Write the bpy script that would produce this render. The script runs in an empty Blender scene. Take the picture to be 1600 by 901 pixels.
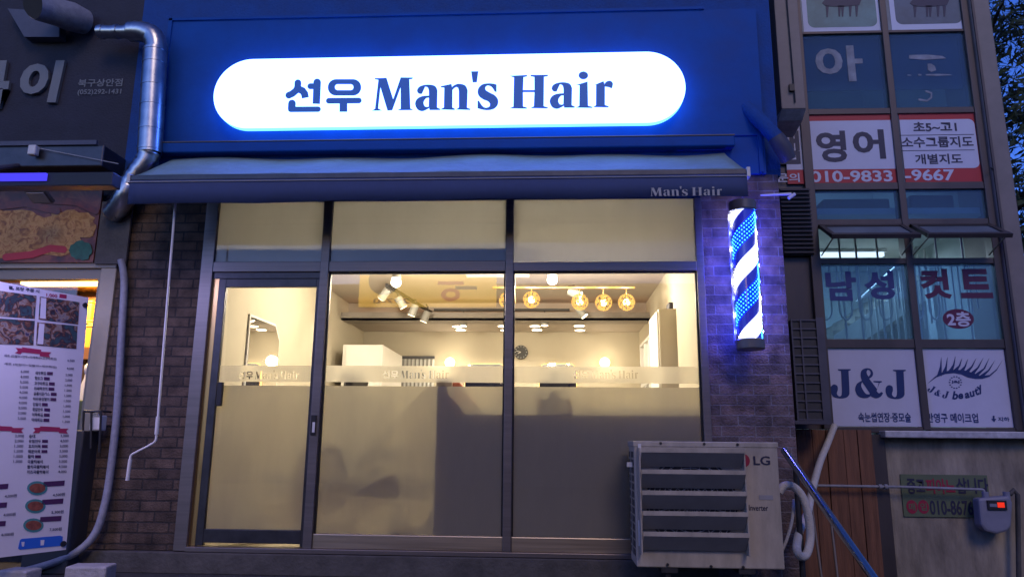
import bpy, bmesh, math, random
from mathutils import Vector, Matrix
from mathutils.geometry import delaunay_2d_cdt
random.seed(7)
C = bpy.context.scene.collection
rad = math.radians
# ------------------------------------------------------------------ camera
F, CX, CY = 1150.0, 800.0, 450.5
CAM = Vector((0.0, -5.3, 1.0))
R = Matrix(((0.99859722, -0.00200309, -0.05291105), (0.05218267, 0.20662173, 0.97702837), (0.0089755, -0.97841885, 0.20643641)))
cd = bpy.data.cameras.new('camera'); cam = bpy.data.objects.new('camera', cd); C.objects.link(cam)
cd.sensor_width = 36; cd.lens = F / 1600 * 36; cd.clip_start = .05; cd.clip_end = 500
r_, d_, f_ = R.col[0], R.col[1], R.col[2]
m = Matrix((r_, -d_, -f_)).transposed().to_4x4(); m.translation = CAM
cam.matrix_world = m
bpy.context.scene.camera = cam
# ------------------------------------------------------------------ dusk sky, weak afterglow
w = bpy.data.worlds.new('World'); bpy.context.scene.world = w; w.use_nodes = True
nt = w.node_tree; bg = nt.nodes['Background']
sky = nt.nodes.new('ShaderNodeTexSky'); sky.sky_type = 'NISHITA'; sky.sun_disc = False
sky.sun_elevation = rad(9); sky.sun_rotation = rad(200)
mx = nt.nodes.new('ShaderNodeMix'); mx.data_type = 'RGBA'; mx.blend_type = 'MULTIPLY'; mx.inputs[0].default_value = 1
mx.inputs[7].default_value = (.17, .33, 1.15, 1)
nt.links.new(sky.outputs[0], mx.inputs[6]); nt.links.new(mx.outputs[2], bg.inputs[0]); bg.inputs[1].default_value = .15
mx.inputs[7].default_value = (.23, .45, 1.5, 1)
sl = bpy.data.lights.new('sun', 'SUN'); sl.energy = .66; sl.angle = rad(20); sl.color = (1, .74, .58)
so = bpy.data.objects.new('sun', sl); C.objects.link(so); so.rotation_euler = (rad(51), 0, rad(15))
sc = bpy.context.scene
sc.view_settings.view_transform = 'Standard'; sc.view_settings.look = 'None'
sc.view_settings.exposure = 0.0; sc.view_settings.gamma = 1
sc.render.engine = 'CYCLES'
sc.cycles.use_denoising = True; sc.cycles.denoiser = 'OPENIMAGEDENOISE'
sc.cycles.max_bounces = 8; sc.cycles.transparent_max_bounces = 16; sc.cycles.diffuse_bounces = 4
sc.cycles.caustics_reflective = False; sc.cycles.caustics_refractive = False
sc.cycles.sample_clamp_indirect = 6
# ------------------------------------------------------------------ helpers
def ray(px, py, o, n):
    d = R @ Vector((px - CX, py - CY, F)); o = Vector(o); n = Vector(n)
    return CAM + d * ((o - CAM).dot(n) / d.dot(n))
def P(px, py, Y=0.): return ray(px, py, (0, Y, 0), (0, 1, 0))
def PX(px, py, X): return ray(px, py, (X, 0, 0), (1, 0, 0))
def PZ(px, py, Z): return ray(px, py, (0, 0, Z), (0, 0, 1))
class Plane:
    """a flat surface: origin, u (right), v (up), n = u x v outwards"""
    def __init__(s, o, u=(1, 0, 0), v=(0, 0, 1)):
        s.o, s.u, s.v = Vector(o), Vector(u).normalized(), Vector(v).normalized(); s.n = s.u.cross(s.v)
    def uv(s, px, py):
        d = ray(px, py, s.o, s.n) - s.o; return d.dot(s.u), d.dot(s.v)
    def pt(s, u, v, h=0): return s.o + s.u * u + s.v * v + s.n * h
    def bb(s, b):
        x0, y0, x1, y1 = b
        a, c, e, g = s.uv(x0, y0), s.uv(x1, y0), s.uv(x0, y1), s.uv(x1, y1)
        return (a[0] + e[0]) / 2, (e[1] + g[1]) / 2, (c[0] + g[0]) / 2, (a[1] + c[1]) / 2
def FY(Y): return Plane((0, Y, 0))
class MB:
    def __init__(s): s.b = bmesh.new()
    def faces(s, vs, fs):
        v = [s.b.verts.new(p) for p in vs]
        for f in fs:
            try: s.b.faces.new([v[i] for i in f])
            except ValueError: pass
        return s
    def box(s, x0, x1, y0, y1, z0, z1):
        return s.faces([(x, y, z) for x in (x0, x1) for y in (y0, y1) for z in (z0, z1)],
                       [(0, 1, 3, 2), (4, 6, 7, 5), (0, 4, 5, 1), (2, 3, 7, 6), (0, 2, 6, 4), (1, 5, 7, 3)])
    def obox(s, c, ax, ay, az, sx, sy, sz):
        c, ax, ay, az = Vector(c), Vector(ax).normalized(), Vector(ay).normalized(), Vector(az).normalized()
        return s.faces([c + ax * x * sx / 2 + ay * y * sy / 2 + az * z * sz / 2 for x in (-1, 1) for y in (-1, 1) for z in (-1, 1)],
                       [(0, 1, 3, 2), (4, 6, 7, 5), (0, 4, 5, 1), (2, 3, 7, 6), (0, 2, 6, 4), (1, 5, 7, 3)])
    def prism(s, pl, uv, h0, h1):
        n = len(uv)
        return s.faces([pl.pt(u, v, h0) for u, v in uv] + [pl.pt(u, v, h1) for u, v in uv],
                       [tuple(range(n))[::-1], tuple(range(n, 2 * n))] + [(i, (i + 1) % n, n + (i + 1) % n, n + i) for i in range(n)])
    def rect(s, pl, u0, v0, u1, v1, h0, h1): return s.prism(pl, [(u0, v0), (u1, v0), (u1, v1), (u0, v1)], h0, h1)
    def pxrect(s, pl, b, h0, h1): return s.rect(pl, *pl.bb(b), h0, h1)
    def tube(s, pts, r, n=12, cap=True):
        pts = [Vector(p) for p in pts]; rr = r if isinstance(r, (list, tuple)) else [r] * len(pts)
        rings = []; prev = None
        for i, p in enumerate(pts):
            t = (pts[min(i + 1, len(pts) - 1)] - pts[max(i - 1, 0)]).normalized()
            if prev is None:
                a = Vector((0, 0, 1)) if abs(t.z) < .9 else Vector((1, 0, 0)); x = t.cross(a).normalized()
            else: x = (prev - t * prev.dot(t)).normalized()
            prev = x; y = t.cross(x)
            rings.append([s.b.verts.new(p + (x * math.cos(q) + y * math.sin(q)) * rr[i]) for q in [2 * math.pi * k / n for k in range(n)]])
        for a, b in zip(rings, rings[1:]):
            for k in range(n): s.b.faces.new((a[k], a[(k + 1) % n], b[(k + 1) % n], b[k]))
        if cap: s.b.faces.new(rings[0][::-1]); s.b.faces.new(rings[-1])
        return s
    def cyl(s, a, b, r, r2=None, n=20): return s.tube([a, b], [r, r if r2 is None else r2], n)
    def ball(s, c, r, sub=2, sc=(1, 1, 1)):
        bmesh.ops.create_icosphere(s.b, subdivisions=sub, radius=r, matrix=Matrix.Translation(c) @ Matrix.Diagonal((*sc, 1))); return s
    def tris(s, pl, V, T, h, to=lambda u, v: (u, v)):
        return s.faces([pl.pt(*to(*v), h) for v in V], T)
    def build(s, name, mat, parent=None, smooth=False, bevel=0, solid=0):
        bmesh.ops.recalc_face_normals(s.b, faces=s.b.faces) if not solid else None
        me = bpy.data.meshes.new(name); s.b.to_mesh(me); s.b.free(); me.materials.append(mat)
        if smooth:
            me.polygons.foreach_set('use_smooth', [True] * len(me.polygons))
            me.set_sharp_from_angle(angle=rad(40))
        o = bpy.data.objects.new(name, me); C.objects.link(o)
        if parent: o.parent = parent
        if bevel:
            b = o.modifiers.new('edge', 'BEVEL'); b.width = bevel; b.segments = 2; b.limit_method = 'ANGLE'
        return o
def tag(o, label, cat, group=None):
    o['label'] = label; o['category'] = cat
    if group: o['group'] = group
    return o
def thing(name, label, cat, group=None):
    o = bpy.data.objects.new(name, None); C.objects.link(o); o.empty_display_size = .1
    return tag(o, label, cat, group)
def setting(o): o['kind'] = 'structure'; return o
def arc(c, u, v, r, a0, a1, n=8):
    return [Vector(c) + Vector(u) * r * math.cos(rad(a0 + (a1 - a0) * i / n)) + Vector(v) * r * math.sin(rad(a0 + (a1 - a0) * i / n)) for i in range(n + 1)]
def smooth_path(pts, k=6):
    pts = [Vector(p) for p in pts]; q = [pts[0]] + pts + [pts[-1]]; out = []
    for i in range(1, len(q) - 2):
        a, b, c, d = q[i - 1:i + 3]
        for j in range(k):
            t = j / k
            out.append(.5 * ((2 * b) + (c - a) * t + (2 * a - 5 * b + 4 * c - d) * t * t + (3 * b - a - 3 * c + d) * t ** 3))
    return out + [pts[-1]]
# ------------------------------------------------------------------ materials
def mat(name, col, rough=.6, metal=0, var=0., scale=6., bump=0., bscale=60., emit=None, es=0., stretch=(1, 1, 1), spec=.5, coat=0):
    M = bpy.data.materials.new(name); M.use_nodes = True; t = M.node_tree; p = t.nodes['Principled BSDF']
    p.inputs['Base Color'].default_value = (*col, 1); p.inputs['Roughness'].default_value = rough; p.inputs['Metallic'].default_value = metal
    p.inputs['Specular IOR Level'].default_value = spec; p.inputs['Coat Weight'].default_value = coat
    if emit: p.inputs['Emission Color'].default_value = (*emit, 1); p.inputs['Emission Strength'].default_value = es
    if var or bump:
        tc = t.nodes.new('ShaderNodeTexCoord'); mp = t.nodes.new('ShaderNodeMapping'); mp.inputs['Scale'].default_value = stretch
        t.links.new(tc.outputs['Object'], mp.inputs[0])
    if var:
        n = t.nodes.new('ShaderNodeTexNoise'); n.inputs['Scale'].default_value = scale; n.inputs['Detail'].default_value = 7; n.inputs['Roughness'].default_value = .65
        rp = t.nodes.new('ShaderNodeValToRGB'); rp.color_ramp.elements[0].position = .3; rp.color_ramp.elements[1].position = .72
        rp.color_ramp.elements[0].color = (*[c * (1 - var) for c in col], 1); rp.color_ramp.elements[1].color = (*[min(1, c * (1 + var * .6)) for c in col], 1)
        t.links.new(mp.outputs[0], n.inputs[0]); t.links.new(n.outputs[0], rp.inputs[0]); t.links.new(rp.outputs[0], p.inputs['Base Color'])
        mr = t.nodes.new('ShaderNodeMapRange'); mr.inputs[3].default_value = max(0, rough - .12); mr.inputs[4].default_value = min(1, rough + .15)
        t.links.new(n.outputs[0], mr.inputs[0]); t.links.new(mr.outputs[0], p.inputs['Roughness'])
    if bump:
        n2 = t.nodes.new('ShaderNodeTexNoise'); n2.inputs['Scale'].default_value = bscale; n2.inputs['Detail'].default_value = 4
        b = t.nodes.new('ShaderNodeBump'); b.inputs['Strength'].default_value = bump; b.inputs['Distance'].default_value = .02
        t.links.new(mp.outputs[0], n2.inputs[0]); t.links.new(n2.outputs[0], b.inputs['Height']); t.links.new(b.outputs[0], p.inputs['Normal'])
    return M
def brick(name, c1, c2, mortar, bw, bh, ms, off=.5, rough=.85):
    M = bpy.data.materials.new(name); M.use_nodes = True; t = M.node_tree; p = t.nodes['Principled BSDF']
    tc = t.nodes.new('ShaderNodeTexCoord'); sp = t.nodes.new('ShaderNodeSeparateXYZ'); cb = t.nodes.new('ShaderNodeCombineXYZ')
    ad = t.nodes.new('ShaderNodeMath'); t.links.new(tc.outputs['Object'], sp.inputs[0])
    t.links.new(sp.outputs[0], ad.inputs[0]); t.links.new(sp.outputs[1], ad.inputs[1])
    wob = t.nodes.new('ShaderNodeTexNoise'); wob.inputs['Scale'].default_value = 5; t.links.new(tc.outputs['Object'], wob.inputs[0])
    wm = t.nodes.new('ShaderNodeMath'); wm.operation = 'MULTIPLY_ADD'; wm.inputs[1].default_value = .012; t.links.new(wob.outputs[0], wm.inputs[0]); t.links.new(sp.outputs[2], wm.inputs[2])
    t.links.new(ad.outputs[0], cb.inputs[0]); t.links.new(wm.outputs[0], cb.inputs[1])
    b = t.nodes.new('ShaderNodeTexBrick'); b.inputs['Scale'].default_value = 1; b.inputs['Brick Width'].default_value = bw; b.inputs['Row Height'].default_value = bh
    b.inputs['Mortar Size'].default_value = ms; b.inputs['Mortar Smooth'].default_value = .3; b.inputs['Bias'].default_value = -.1; b.offset = off
    b.inputs['Color1'].default_value = (*c1, 1); b.inputs['Color2'].default_value = (*c2, 1); b.inputs['Mortar'].default_value = (*mortar, 1)
    t.links.new(cb.outputs[0], b.inputs[0])
    n = t.nodes.new('ShaderNodeTexNoise'); n.inputs['Scale'].default_value = 9; n.inputs['Detail'].default_value = 8; t.links.new(tc.outputs['Object'], n.inputs[0])
    mr = t.nodes.new('ShaderNodeMapRange'); mr.inputs[1].default_value = .3; mr.inputs[2].default_value = .7; mr.inputs[3].default_value = .42; mr.inputs[4].default_value = 1.45; t.links.new(n.outputs[0], mr.inputs[0])
    mu = t.nodes.new('ShaderNodeMix'); mu.data_type = 'RGBA'; mu.blend_type = 'MULTIPLY'; mu.inputs[0].default_value = 1
    t.links.new(b.outputs[0], mu.inputs[6]); t.links.new(mr.outputs[0], mu.inputs[7]); t.links.new(mu.outputs[2], p.inputs['Base Color'])
    n2 = t.nodes.new('ShaderNodeTexNoise'); n2.inputs['Scale'].default_value = 70; t.links.new(tc.outputs['Object'], n2.inputs[0])
    hs = t.nodes.new('ShaderNodeMath'); hs.operation = 'MULTIPLY_ADD'; hs.inputs[1].default_value = -1.; t.links.new(b.outputs[1], hs.inputs[0])
    h2 = t.nodes.new('ShaderNodeMath'); h2.operation = 'MULTIPLY'; h2.inputs[1].default_value = .5; t.links.new(n2.outputs[0], h2.inputs[0]); t.links.new(h2.outputs[0], hs.inputs[2])
    bp = t.nodes.new('ShaderNodeBump'); bp.inputs['Strength'].default_value = .6; bp.inputs['Distance'].default_value = .03
    t.links.new(hs.outputs[0], bp.inputs['Height']); t.links.new(bp.outputs[0], p.inputs['Normal'])
    p.inputs['Roughness'].default_value = rough
    return M
def emis(name, col, st):
    M = bpy.data.materials.new(name); M.use_nodes = True; t = M.node_tree; t.nodes.clear()
    e = t.nodes.new('ShaderNodeEmission'); e.inputs[0].default_value = (*col, 1); e.inputs[1].default_value = st
    o = t.nodes.new('ShaderNodeOutputMaterial'); t.links.new(e.outputs[0], o.inputs[0]); return M
def glass(name, tint=(1, 1, 1), ior=1.45, gloss=1.):
    M = bpy.data.materials.new(name); M.use_nodes = True; t = M.node_tree; t.nodes.clear()
    tr = t.nodes.new('ShaderNodeBsdfTransparent'); tr.inputs[0].default_value = (*tint, 1)
    g = t.nodes.new('ShaderNodeBsdfGlossy'); g.inputs['Roughness'].default_value = .0; g.inputs[0].default_value = (gloss, gloss, gloss, 1)
    f = t.nodes.new('ShaderNodeFresnel'); f.inputs[0].default_value = ior
    mxs = t.nodes.new('ShaderNodeMixShader'); o = t.nodes.new('ShaderNodeOutputMaterial')
    t.links.new(f.outputs[0], mxs.inputs[0]); t.links.new(tr.outputs[0], mxs.inputs[1]); t.links.new(g.outputs[0], mxs.inputs[2]); t.links.new(mxs.outputs[0], o.inputs[0]); return M
def haze_glass():
    M = glass('hazy_glass', (.62, .80, .95)); t = M.node_tree; o = next(n for n in t.nodes if n.type == 'OUTPUT_MATERIAL'); src = o.inputs[0].links[0].from_socket
    d = t.nodes.new('ShaderNodeBsdfDiffuse'); d.inputs[0].default_value = (.35, .48, .62, 1); tl = t.nodes.new('ShaderNodeBsdfTranslucent'); tl.inputs[0].default_value = (.5, .7, .85, 1)  # pale blue diffuse puts the haze of reflections into the panes
    a = t.nodes.new('ShaderNodeAddShader'); m_ = t.nodes.new('ShaderNodeMixShader'); m_.inputs[0].default_value = .2
    m3 = t.nodes.new('ShaderNodeMixShader'); m3.inputs[0].default_value = .5; t.links.new(d.outputs[0], m3.inputs[1]); t.links.new(tl.outputs[0], m3.inputs[2])
    t.links.new(src, m_.inputs[1]); t.links.new(m3.outputs[0], m_.inputs[2]); t.links.new(m_.outputs[0], o.inputs[0]); t.nodes.remove(a); return M
def film(name, col, fac, rough=.5):
    """frosted sheet: part diffuse translucency, part rough refraction"""
    M = bpy.data.materials.new(name); M.use_nodes = True; t = M.node_tree; t.nodes.clear()
    a = t.nodes.new('ShaderNodeBsdfTranslucent'); a.inputs[0].default_value = (*col, 1)
    b = t.nodes.new('ShaderNodeBsdfRefraction'); b.inputs[0].default_value = (*col, 1); b.inputs['Roughness'].default_value = rough; b.inputs['IOR'].default_value = 1.25
    d = t.nodes.new('ShaderNodeBsdfDiffuse'); d.inputs[0].default_value = (.85, .85, .85, 1)
    m1 = t.nodes.new('ShaderNodeMixShader'); m1.inputs[0].default_value = fac
    m2 = t.nodes.new('ShaderNodeMixShader'); m2.inputs[0].default_value = .40
    o = t.nodes.new('ShaderNodeOutputMaterial')
    tc = t.nodes.new('ShaderNodeTexCoord'); mp = t.nodes.new('ShaderNodeMapping'); mp.inputs['Scale'].default_value = (3, 1, 1)
    nz = t.nodes.new('ShaderNodeTexNoise'); nz.inputs['Scale'].default_value = 2.2; nz.inputs['Detail'].default_value = 8; nz.inputs['Roughness'].default_value = .7
    rp = t.nodes.new('ShaderNodeValToRGB'); rp.color_ramp.elements[0].position = .35; rp.color_ramp.elements[1].position = .6
    rp.color_ramp.elements[0].color = (*[c * .92 for c in col], 1); rp.color_ramp.elements[1].color = (*col, 1)
    t.links.new(tc.outputs['Object'], mp.inputs[0]); t.links.new(mp.outputs[0], nz.inputs[0]); t.links.new(nz.outputs[0], rp.inputs[0])
    t.links.new(rp.outputs[0], a.inputs[0]); t.links.new(rp.outputs[0], b.inputs[0])
    t.links.new(a.outputs[0], m1.inputs[1]); t.links.new(b.outputs[0], m1.inputs[2]); t.links.new(m1.outputs[0], m2.inputs[1]); t.links.new(d.outputs[0], m2.inputs[2]); t.links.new(m2.outputs[0], o.inputs[0]); return M
def ramp_mat(name, stops, scale, rough=.5, vor=False, distort=1.5):
    M = bpy.data.materials.new(name); M.use_nodes = True; t = M.node_tree; p = t.nodes['Principled BSDF']; p.inputs['Roughness'].default_value = rough
    tc = t.nodes.new('ShaderNodeTexCoord'); n = t.nodes.new('ShaderNodeTexNoise'); n.inputs['Scale'].default_value = scale; n.inputs['Detail'].default_value = 6; n.inputs['Distortion'].default_value = distort
    rp = t.nodes.new('ShaderNodeValToRGB')
    while len(rp.color_ramp.elements) < len(stops): rp.color_ramp.elements.new(.5)
    for e, (q, c) in zip(rp.color_ramp.elements, stops): e.position = q; e.color = (*c, 1)
    t.links.new(tc.outputs['Object'], n.inputs[0]); t.links.new(n.outputs[0], rp.inputs[0]); t.links.new(rp.outputs[0], p.inputs['Base Color']); return M
K = dict(
 steel=mat('brushed_steel', (.24, .215, .205), .4, .7, .18, 3, stretch=(.3, 1, 14)),
 darkframe=mat('dark_anodised', (.09, .09, .10), .38, .8, .3, 8),
 plinth=mat('plinth_stone', (.10, .095, .09), .75, 0, .4, 7, .3, 40),
 street=mat('asphalt', (.05, .05, .052), .8, 0, .35, 12, .5, 120),
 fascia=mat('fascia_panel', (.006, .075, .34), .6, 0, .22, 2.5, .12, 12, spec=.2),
 darkwall=mat('dark_wall', (.05, .05, .06), .8, 0, .3, 4, .3, 60),
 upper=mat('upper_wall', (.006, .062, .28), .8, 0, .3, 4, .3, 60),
 snackwall=mat('snack_wall', (.032, .034, .055), .8, 0, .35, 4, .3, 60),
 navy=mat('navy_print', (.012, .035, .16), .5),
 fabric=mat('awning_fabric', (.22, .33, .33), .85, 0, .15, 5, .5, 14),
 valance=mat('valance_fabric', (.055, .08, .19), .85, 0, .1, 20, .15, 300),
 greyprint=mat('grey_print', (.45, .45, .45), .7),
 white=mat('white_paint', (.75, .74, .72), .45, 0, .06, 5),
 spotgrey=mat('spot_grey', (.30, .30, .29), .45),
 capgrey=mat('cap_grey', (.16, .16, .18), .4, .3),
 kick=mat('kick_steel', (.62, .52, .38), .42, 1, .25, 3, stretch=(.3, 1, 14)),  # golden tint painted into the steel for warm street light reflections
 cream=mat('cream_paint', (.53, .48, .385), .7, 0, .06, 3),
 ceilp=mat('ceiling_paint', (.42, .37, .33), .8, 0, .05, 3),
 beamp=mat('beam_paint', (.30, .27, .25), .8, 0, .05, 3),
 floorp=mat('floor_tile', (.60, .54, .44), .35, 0, .15, 3),
 black=mat('black_metal', (.02, .02, .022), .45),
 gold=mat('gold_metal', (.8, .5, .2), .3, 1),
 greyface=mat('counter_grey', (.55, .52, .54), .6, 0, .08, 4),
 leather=mat('dark_leather', (.03, .028, .026), .4),
 acpaint=mat('ac_paint', (.50, .45, .37), .5, 0, .28, 4, .05, 90, stretch=(2.5, 2.5, .7)),
 acdark=mat('slat_paint', (.34, .34, .36), .55, 0, .12, 6),
 slatgrey=mat('slat_grey', (.33, .33, .345), .55, 0, .15, 6),
 acblack=mat('grille_black', (.05, .05, .055), .6),
 red=mat('red_print', (.45, .03, .04), .5, 0, .08, 4),
 redmark=mat('red_mark', (.34, .02, .06), .5),
 ink=mat('dark_print', (.03, .03, .07), .5),
 hose=mat('hose_wrap', (.62, .60, .56), .7, 0, .15, 30, .3, 90),
 conduit=mat('conduit_grey', (.30, .31, .36), .55, 0, .25, 25, .2, 120),
 duct=mat('galvanised_duct', (.50, .52, .55), .3, 1, .25, 8),
 chrome=mat('polished_steel', (.55, .53, .50), .2, 1),
 plaster=mat('old_plaster', (.36, .32, .26), .85, 0, .5, 3, .4, 25, stretch=(2, 2, .6)),
 wood=mat('brown_boards', (.21, .095, .055), .65, 0, .45, 5, .3, 20, stretch=(6, 6, .4)),
 green=mat('green_board', (.13, .17, .10), .6, 0, .15, 6),
 meter=mat('meter_paint', (.24, .25, .33), .5, 0, .15, 12),
 alu=mat('bronze_aluminium', (.10, .085, .085), .45, .5, .2, 5, stretch=(1, 1, .2)),
 pillar=mat('pillar_panel', (.24, .21, .20), .6, .2, .2, 4),
 ledge=mat('ledge_metal', (.55, .55, .6), .5, .2, .35, 14),
 poster=mat('poster_white', (.60, .61, .76), .6, 0, .06, 5),
 tornpale=mat('torn_pale', (.27, .29, .36), .7, 0, .45, 12),
 board=mat('menu_white', (.84, .80, .84), .5, 0, .04, 4),
 purple=mat('purple_print', (.09, .025, .10), .5),
 cage=mat('louvre_metal', (.10, .10, .13), .5, .3, .2, 8),
 frost=mat('frosted_glass', (.16, .20, .25), .35, 0, .35, 3),
 concrete=mat('pale_block', (.45, .44, .46), .8, 0, .25, 12, .3, 50),
 mirror=mat('mirror', (.9, .9, .9), .02, 1),
 glass=glass('clear_glass'),
 dullglass=glass('dull_glass', (.96, .96, .96), 1.3),
 hazeglass=haze_glass(),
 film=film('frosted_film', (.99, .94, .76), .5, .45),
 tfilm=film('transom_film', (.58, .575, .56), .0, .6),
 darkstuff=mat('dark_box', (.03, .03, .05), .6),
 yellow=mat('yellow_tub', (.70, .42, .04), .5, 0, .1, 10),
 postbrown=mat('post_brown', (.42, .34, .28), .6, 0, .1, 5),
 brown=mat('brown_wood', (.28, .12, .04), .6, 0, .3, 8),
 bark=mat('bark', (.05, .04, .035), .9), leaf=mat('leaf', (.045, .07, .035), .7, 0, .5, 2),
 brickL=brick('dark_brick', (.120, .082, .060), (.060, .043, .034), (.038, .032, .030), .225, .0735, .007),
 brickR=brick('pier_brick', (.20, .14, .13), (.10, .08, .085), (.22, .20, .21), .235, .0715, .0045),
)
# ------------------------------------------------------------------ lettering
def spline_poly(s, k=5):
    """'x,y x,y* ...' -> outline; * marks a smooth point"""
    t = [(tuple(float(q) for q in a.rstrip('*').split(',')), a.endswith('*')) for a in s.split()]
    n = len(t); out = []
    for i in range(n):
        (b, sb), (c, sc_) = t[i], t[(i + 1) % n]
        if not sb and not sc_: out.append(b); continue
        a = t[i - 1][0] if sb else (2 * b[0] - c[0], 2 * b[1] - c[1]) if False else (t[i - 1][0] if sb else b)
        d = t[(i + 2) % n][0] if sc_ else c
        for j in range(k):
            q = j / k
            out.append(tuple(.5 * (2 * b[e] + (c[e] - a[e]) * q + (2 * a[e] - 5 * b[e] + 4 * c[e] - d[e]) * q * q + (3 * b[e] - a[e] - 3 * c[e] + d[e]) * q ** 3) for e in (0, 1)))
    return out
def stroke(pts, w, r0=True, r1=True):
    """thick stroke along pts with round (True) or butt ends"""
    pts = [Vector(p) for p in pts]; L, Rr = [], []
    for i, p in enumerate(pts):
        t = (pts[min(i + 1, len(pts) - 1)] - pts[max(i - 1, 0)]).normalized(); n = Vector((-t.y, t.x))
        L.append(p + n * w / 2); Rr.append(p - n * w / 2)
    def cap(p, t, up): 
        a = math.atan2(t.y, t.x); return [p + Vector((math.cos(a + q), math.sin(a + q))) * w / 2 for q in [math.pi / 2 - math.pi * j / 8 for j in range(1, 8)]]
    out = L[:]
    if r1: out += cap(pts[-1], (pts[-1] - pts[-2]).normalized(), 1)
    out += Rr[::-1]
    if r0: out += cap(pts[0], (pts[0] - pts[1]).normalized(), 1)
    return [tuple(p) for p in out]
def ell(cx, cy, rx, ry, n=20): return [(cx + rx * math.cos(2 * math.pi * i / n), cy + ry * math.sin(2 * math.pi * i / n)) for i in range(n)]
def rrect(x0, y0, x1, y1, r, n=6):
    o = []
    for cx, cy, a in ((x1 - r, y1 - r, 0), (x0 + r, y1 - r, 90), (x0 + r, y0 + r, 180), (x1 - r, y0 + r, 270)):
        o += [(cx + r * math.cos(rad(a + 90 * i / n)), cy + r * math.sin(rad(a + 90 * i / n))) for i in range(n + 1)]
    return o
A_OUT = "840,415 800,410* 778,372* 805,322* 875,294* 965,288* 1045,310* 1076,370 1072,640 1122,662 1120,668 970,668 957,632 905,665* 845,684* 782,657* 748,580* 775,508* 850,468* 960,458 962,370 945,322* 908,303* 885,310"
A_HOLE = "960,472 900,487* 860,555* 880,620* 922,636* 958,628"
G = {
 'M': ([("115,183 285,180 395,515 518,173 697,172 690,182 640,192 655,655 703,675 463,678 520,660 512,315 375,672 312,676 195,312 152,655 215,682 70,684 120,660 172,200 118,188", ())], 575, 105),
 'a': ([(A_OUT, (A_HOLE,))], 575, 105),
 'n': ([("1143,318 1150,310 1300,275 1312,330 1362,290* 1430,275* 1515,300* 1548,372 1540,645 1595,660 1590,666 1385,666 1430,640 1430,372 1415,325* 1382,308* 1346,325* 1312,358 1310,640 1355,660 1350,665 1135,666 1195,640 1200,320", ())], 575, 105),
 "'": ([("370,128 468,126 445,286 393,288", ())], 700, 100),
 's': ([("755,440 738,430 700,370* 660,342* 610,337* 575,370* 585,420* 645,460* 722,500* 772,565* 765,645* 710,700* 625,718* 540,710* 470,690 470,588 478,588 520,655* 560,690* 605,697* 655,675* 665,625* 630,582* 560,553* 500,510* 475,450* 490,380* 550,330* 630,318* 700,322* 752,335", ())], 700, 100),
 'H': ([("970,192 1232,183 1225,195 1172,208 1165,420 1358,420 1358,205 1298,192 1298,184 1558,180 1550,190 1492,203 1487,670 1555,688 1550,692 1293,694 1350,672 1358,440 1165,440 1165,675 1228,692 1225,697 965,698 1030,678 1040,212", ())], 700, 100),
 'a2': ([(A_OUT, (A_HOLE,))], 785.2, 101.4),
 'i': ([("1000,335 1175,287 1180,665 1250,680 1248,685 1005,687 1060,665 1062,330", ())], 800, 100),
 'r': ([("1265,330 1425,282 1445,332 1480,290* 1530,278* 1565,310* 1555,377 1510,360* 1445,350 1442,650 1505,672 1500,676 1275,678 1320,655 1320,322", ())], 800, 100),
}
SIGN = FY(-.155)
def topx(poly, ox, oy): return [SIGN.uv(ox + x / 10, oy + y / 10) for x, y in poly]
LATIN = []
for k, (parts, ox, oy) in G.items():
    for o, hs in parts: LATIN.append((topx(spline_poly(o), ox, oy), [topx(spline_poly(h), ox, oy) for h in hs]))
LATIN.append((topx(ell(1115, 185, 64, 53), 800, 100), []))
KOR = [(s, []) for s in (
  stroke([(257, 250), (254, 320), (225, 375), (170, 420), (115, 445)], 96), stroke([(270, 350), (330, 375), (362, 420), (374, 482)], 104, True, False),
  stroke([(558, 243), (545, 576)], 108, True, False), stroke([(452, 304), (530, 304)], 84, True, False),
  stroke([(165, 572), (160, 650)], 108, True, True), stroke([(145, 665), (572, 662)], 76),
  stroke([(740, 531), (1208, 527)], 80), stroke([(968, 540), (968, 700)], 114, False, False))]
KOR.append((rrect(730, 198, 1240, 445, 120), [rrect(830, 268, 1130, 370, 50)]))
KOR = [(topx(o, 440, 105), [topx(h, 440, 105) for h in hs]) for o, hs in KOR]
def inside(p, poly):
    c = False; n = len(poly); x, y = p
    for i in range(n):
        (x0, y0), (x1, y1) = poly[i], poly[i - 1]
        if (y0 > y) != (y1 > y) and x < (x1 - x0) * (y - y0) / (y1 - y0) + x0: c = not c
    return c
def in_glyphs(p, gl): return any(inside(p, o) and not any(inside(p, h) for h in hs) for o, hs in gl)
def cdt(gl, outer=None):
    """triangles filling the glyphs, or the outer outline minus the glyphs"""
    V, E = [], []
    for o, hs in gl + ([(outer, [])] if outer else []):
        for q in [o] + list(hs):
            b = len(V); V += [Vector(p) for p in q]; E += [(b + i, b + (i + 1) % len(q)) for i in range(len(q))]
    v, e, f, *_ = delaunay_2d_cdt(V, E, [], 0, 1e-7)
    T = []
    for t in f:
        c = sum((v[i] for i in t), Vector((0, 0))) / 3
        g = in_glyphs(c, gl)
        if (inside(c, outer) and not g) if outer else g: T.append(t)
    return [tuple(p) for p in v], T
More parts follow.
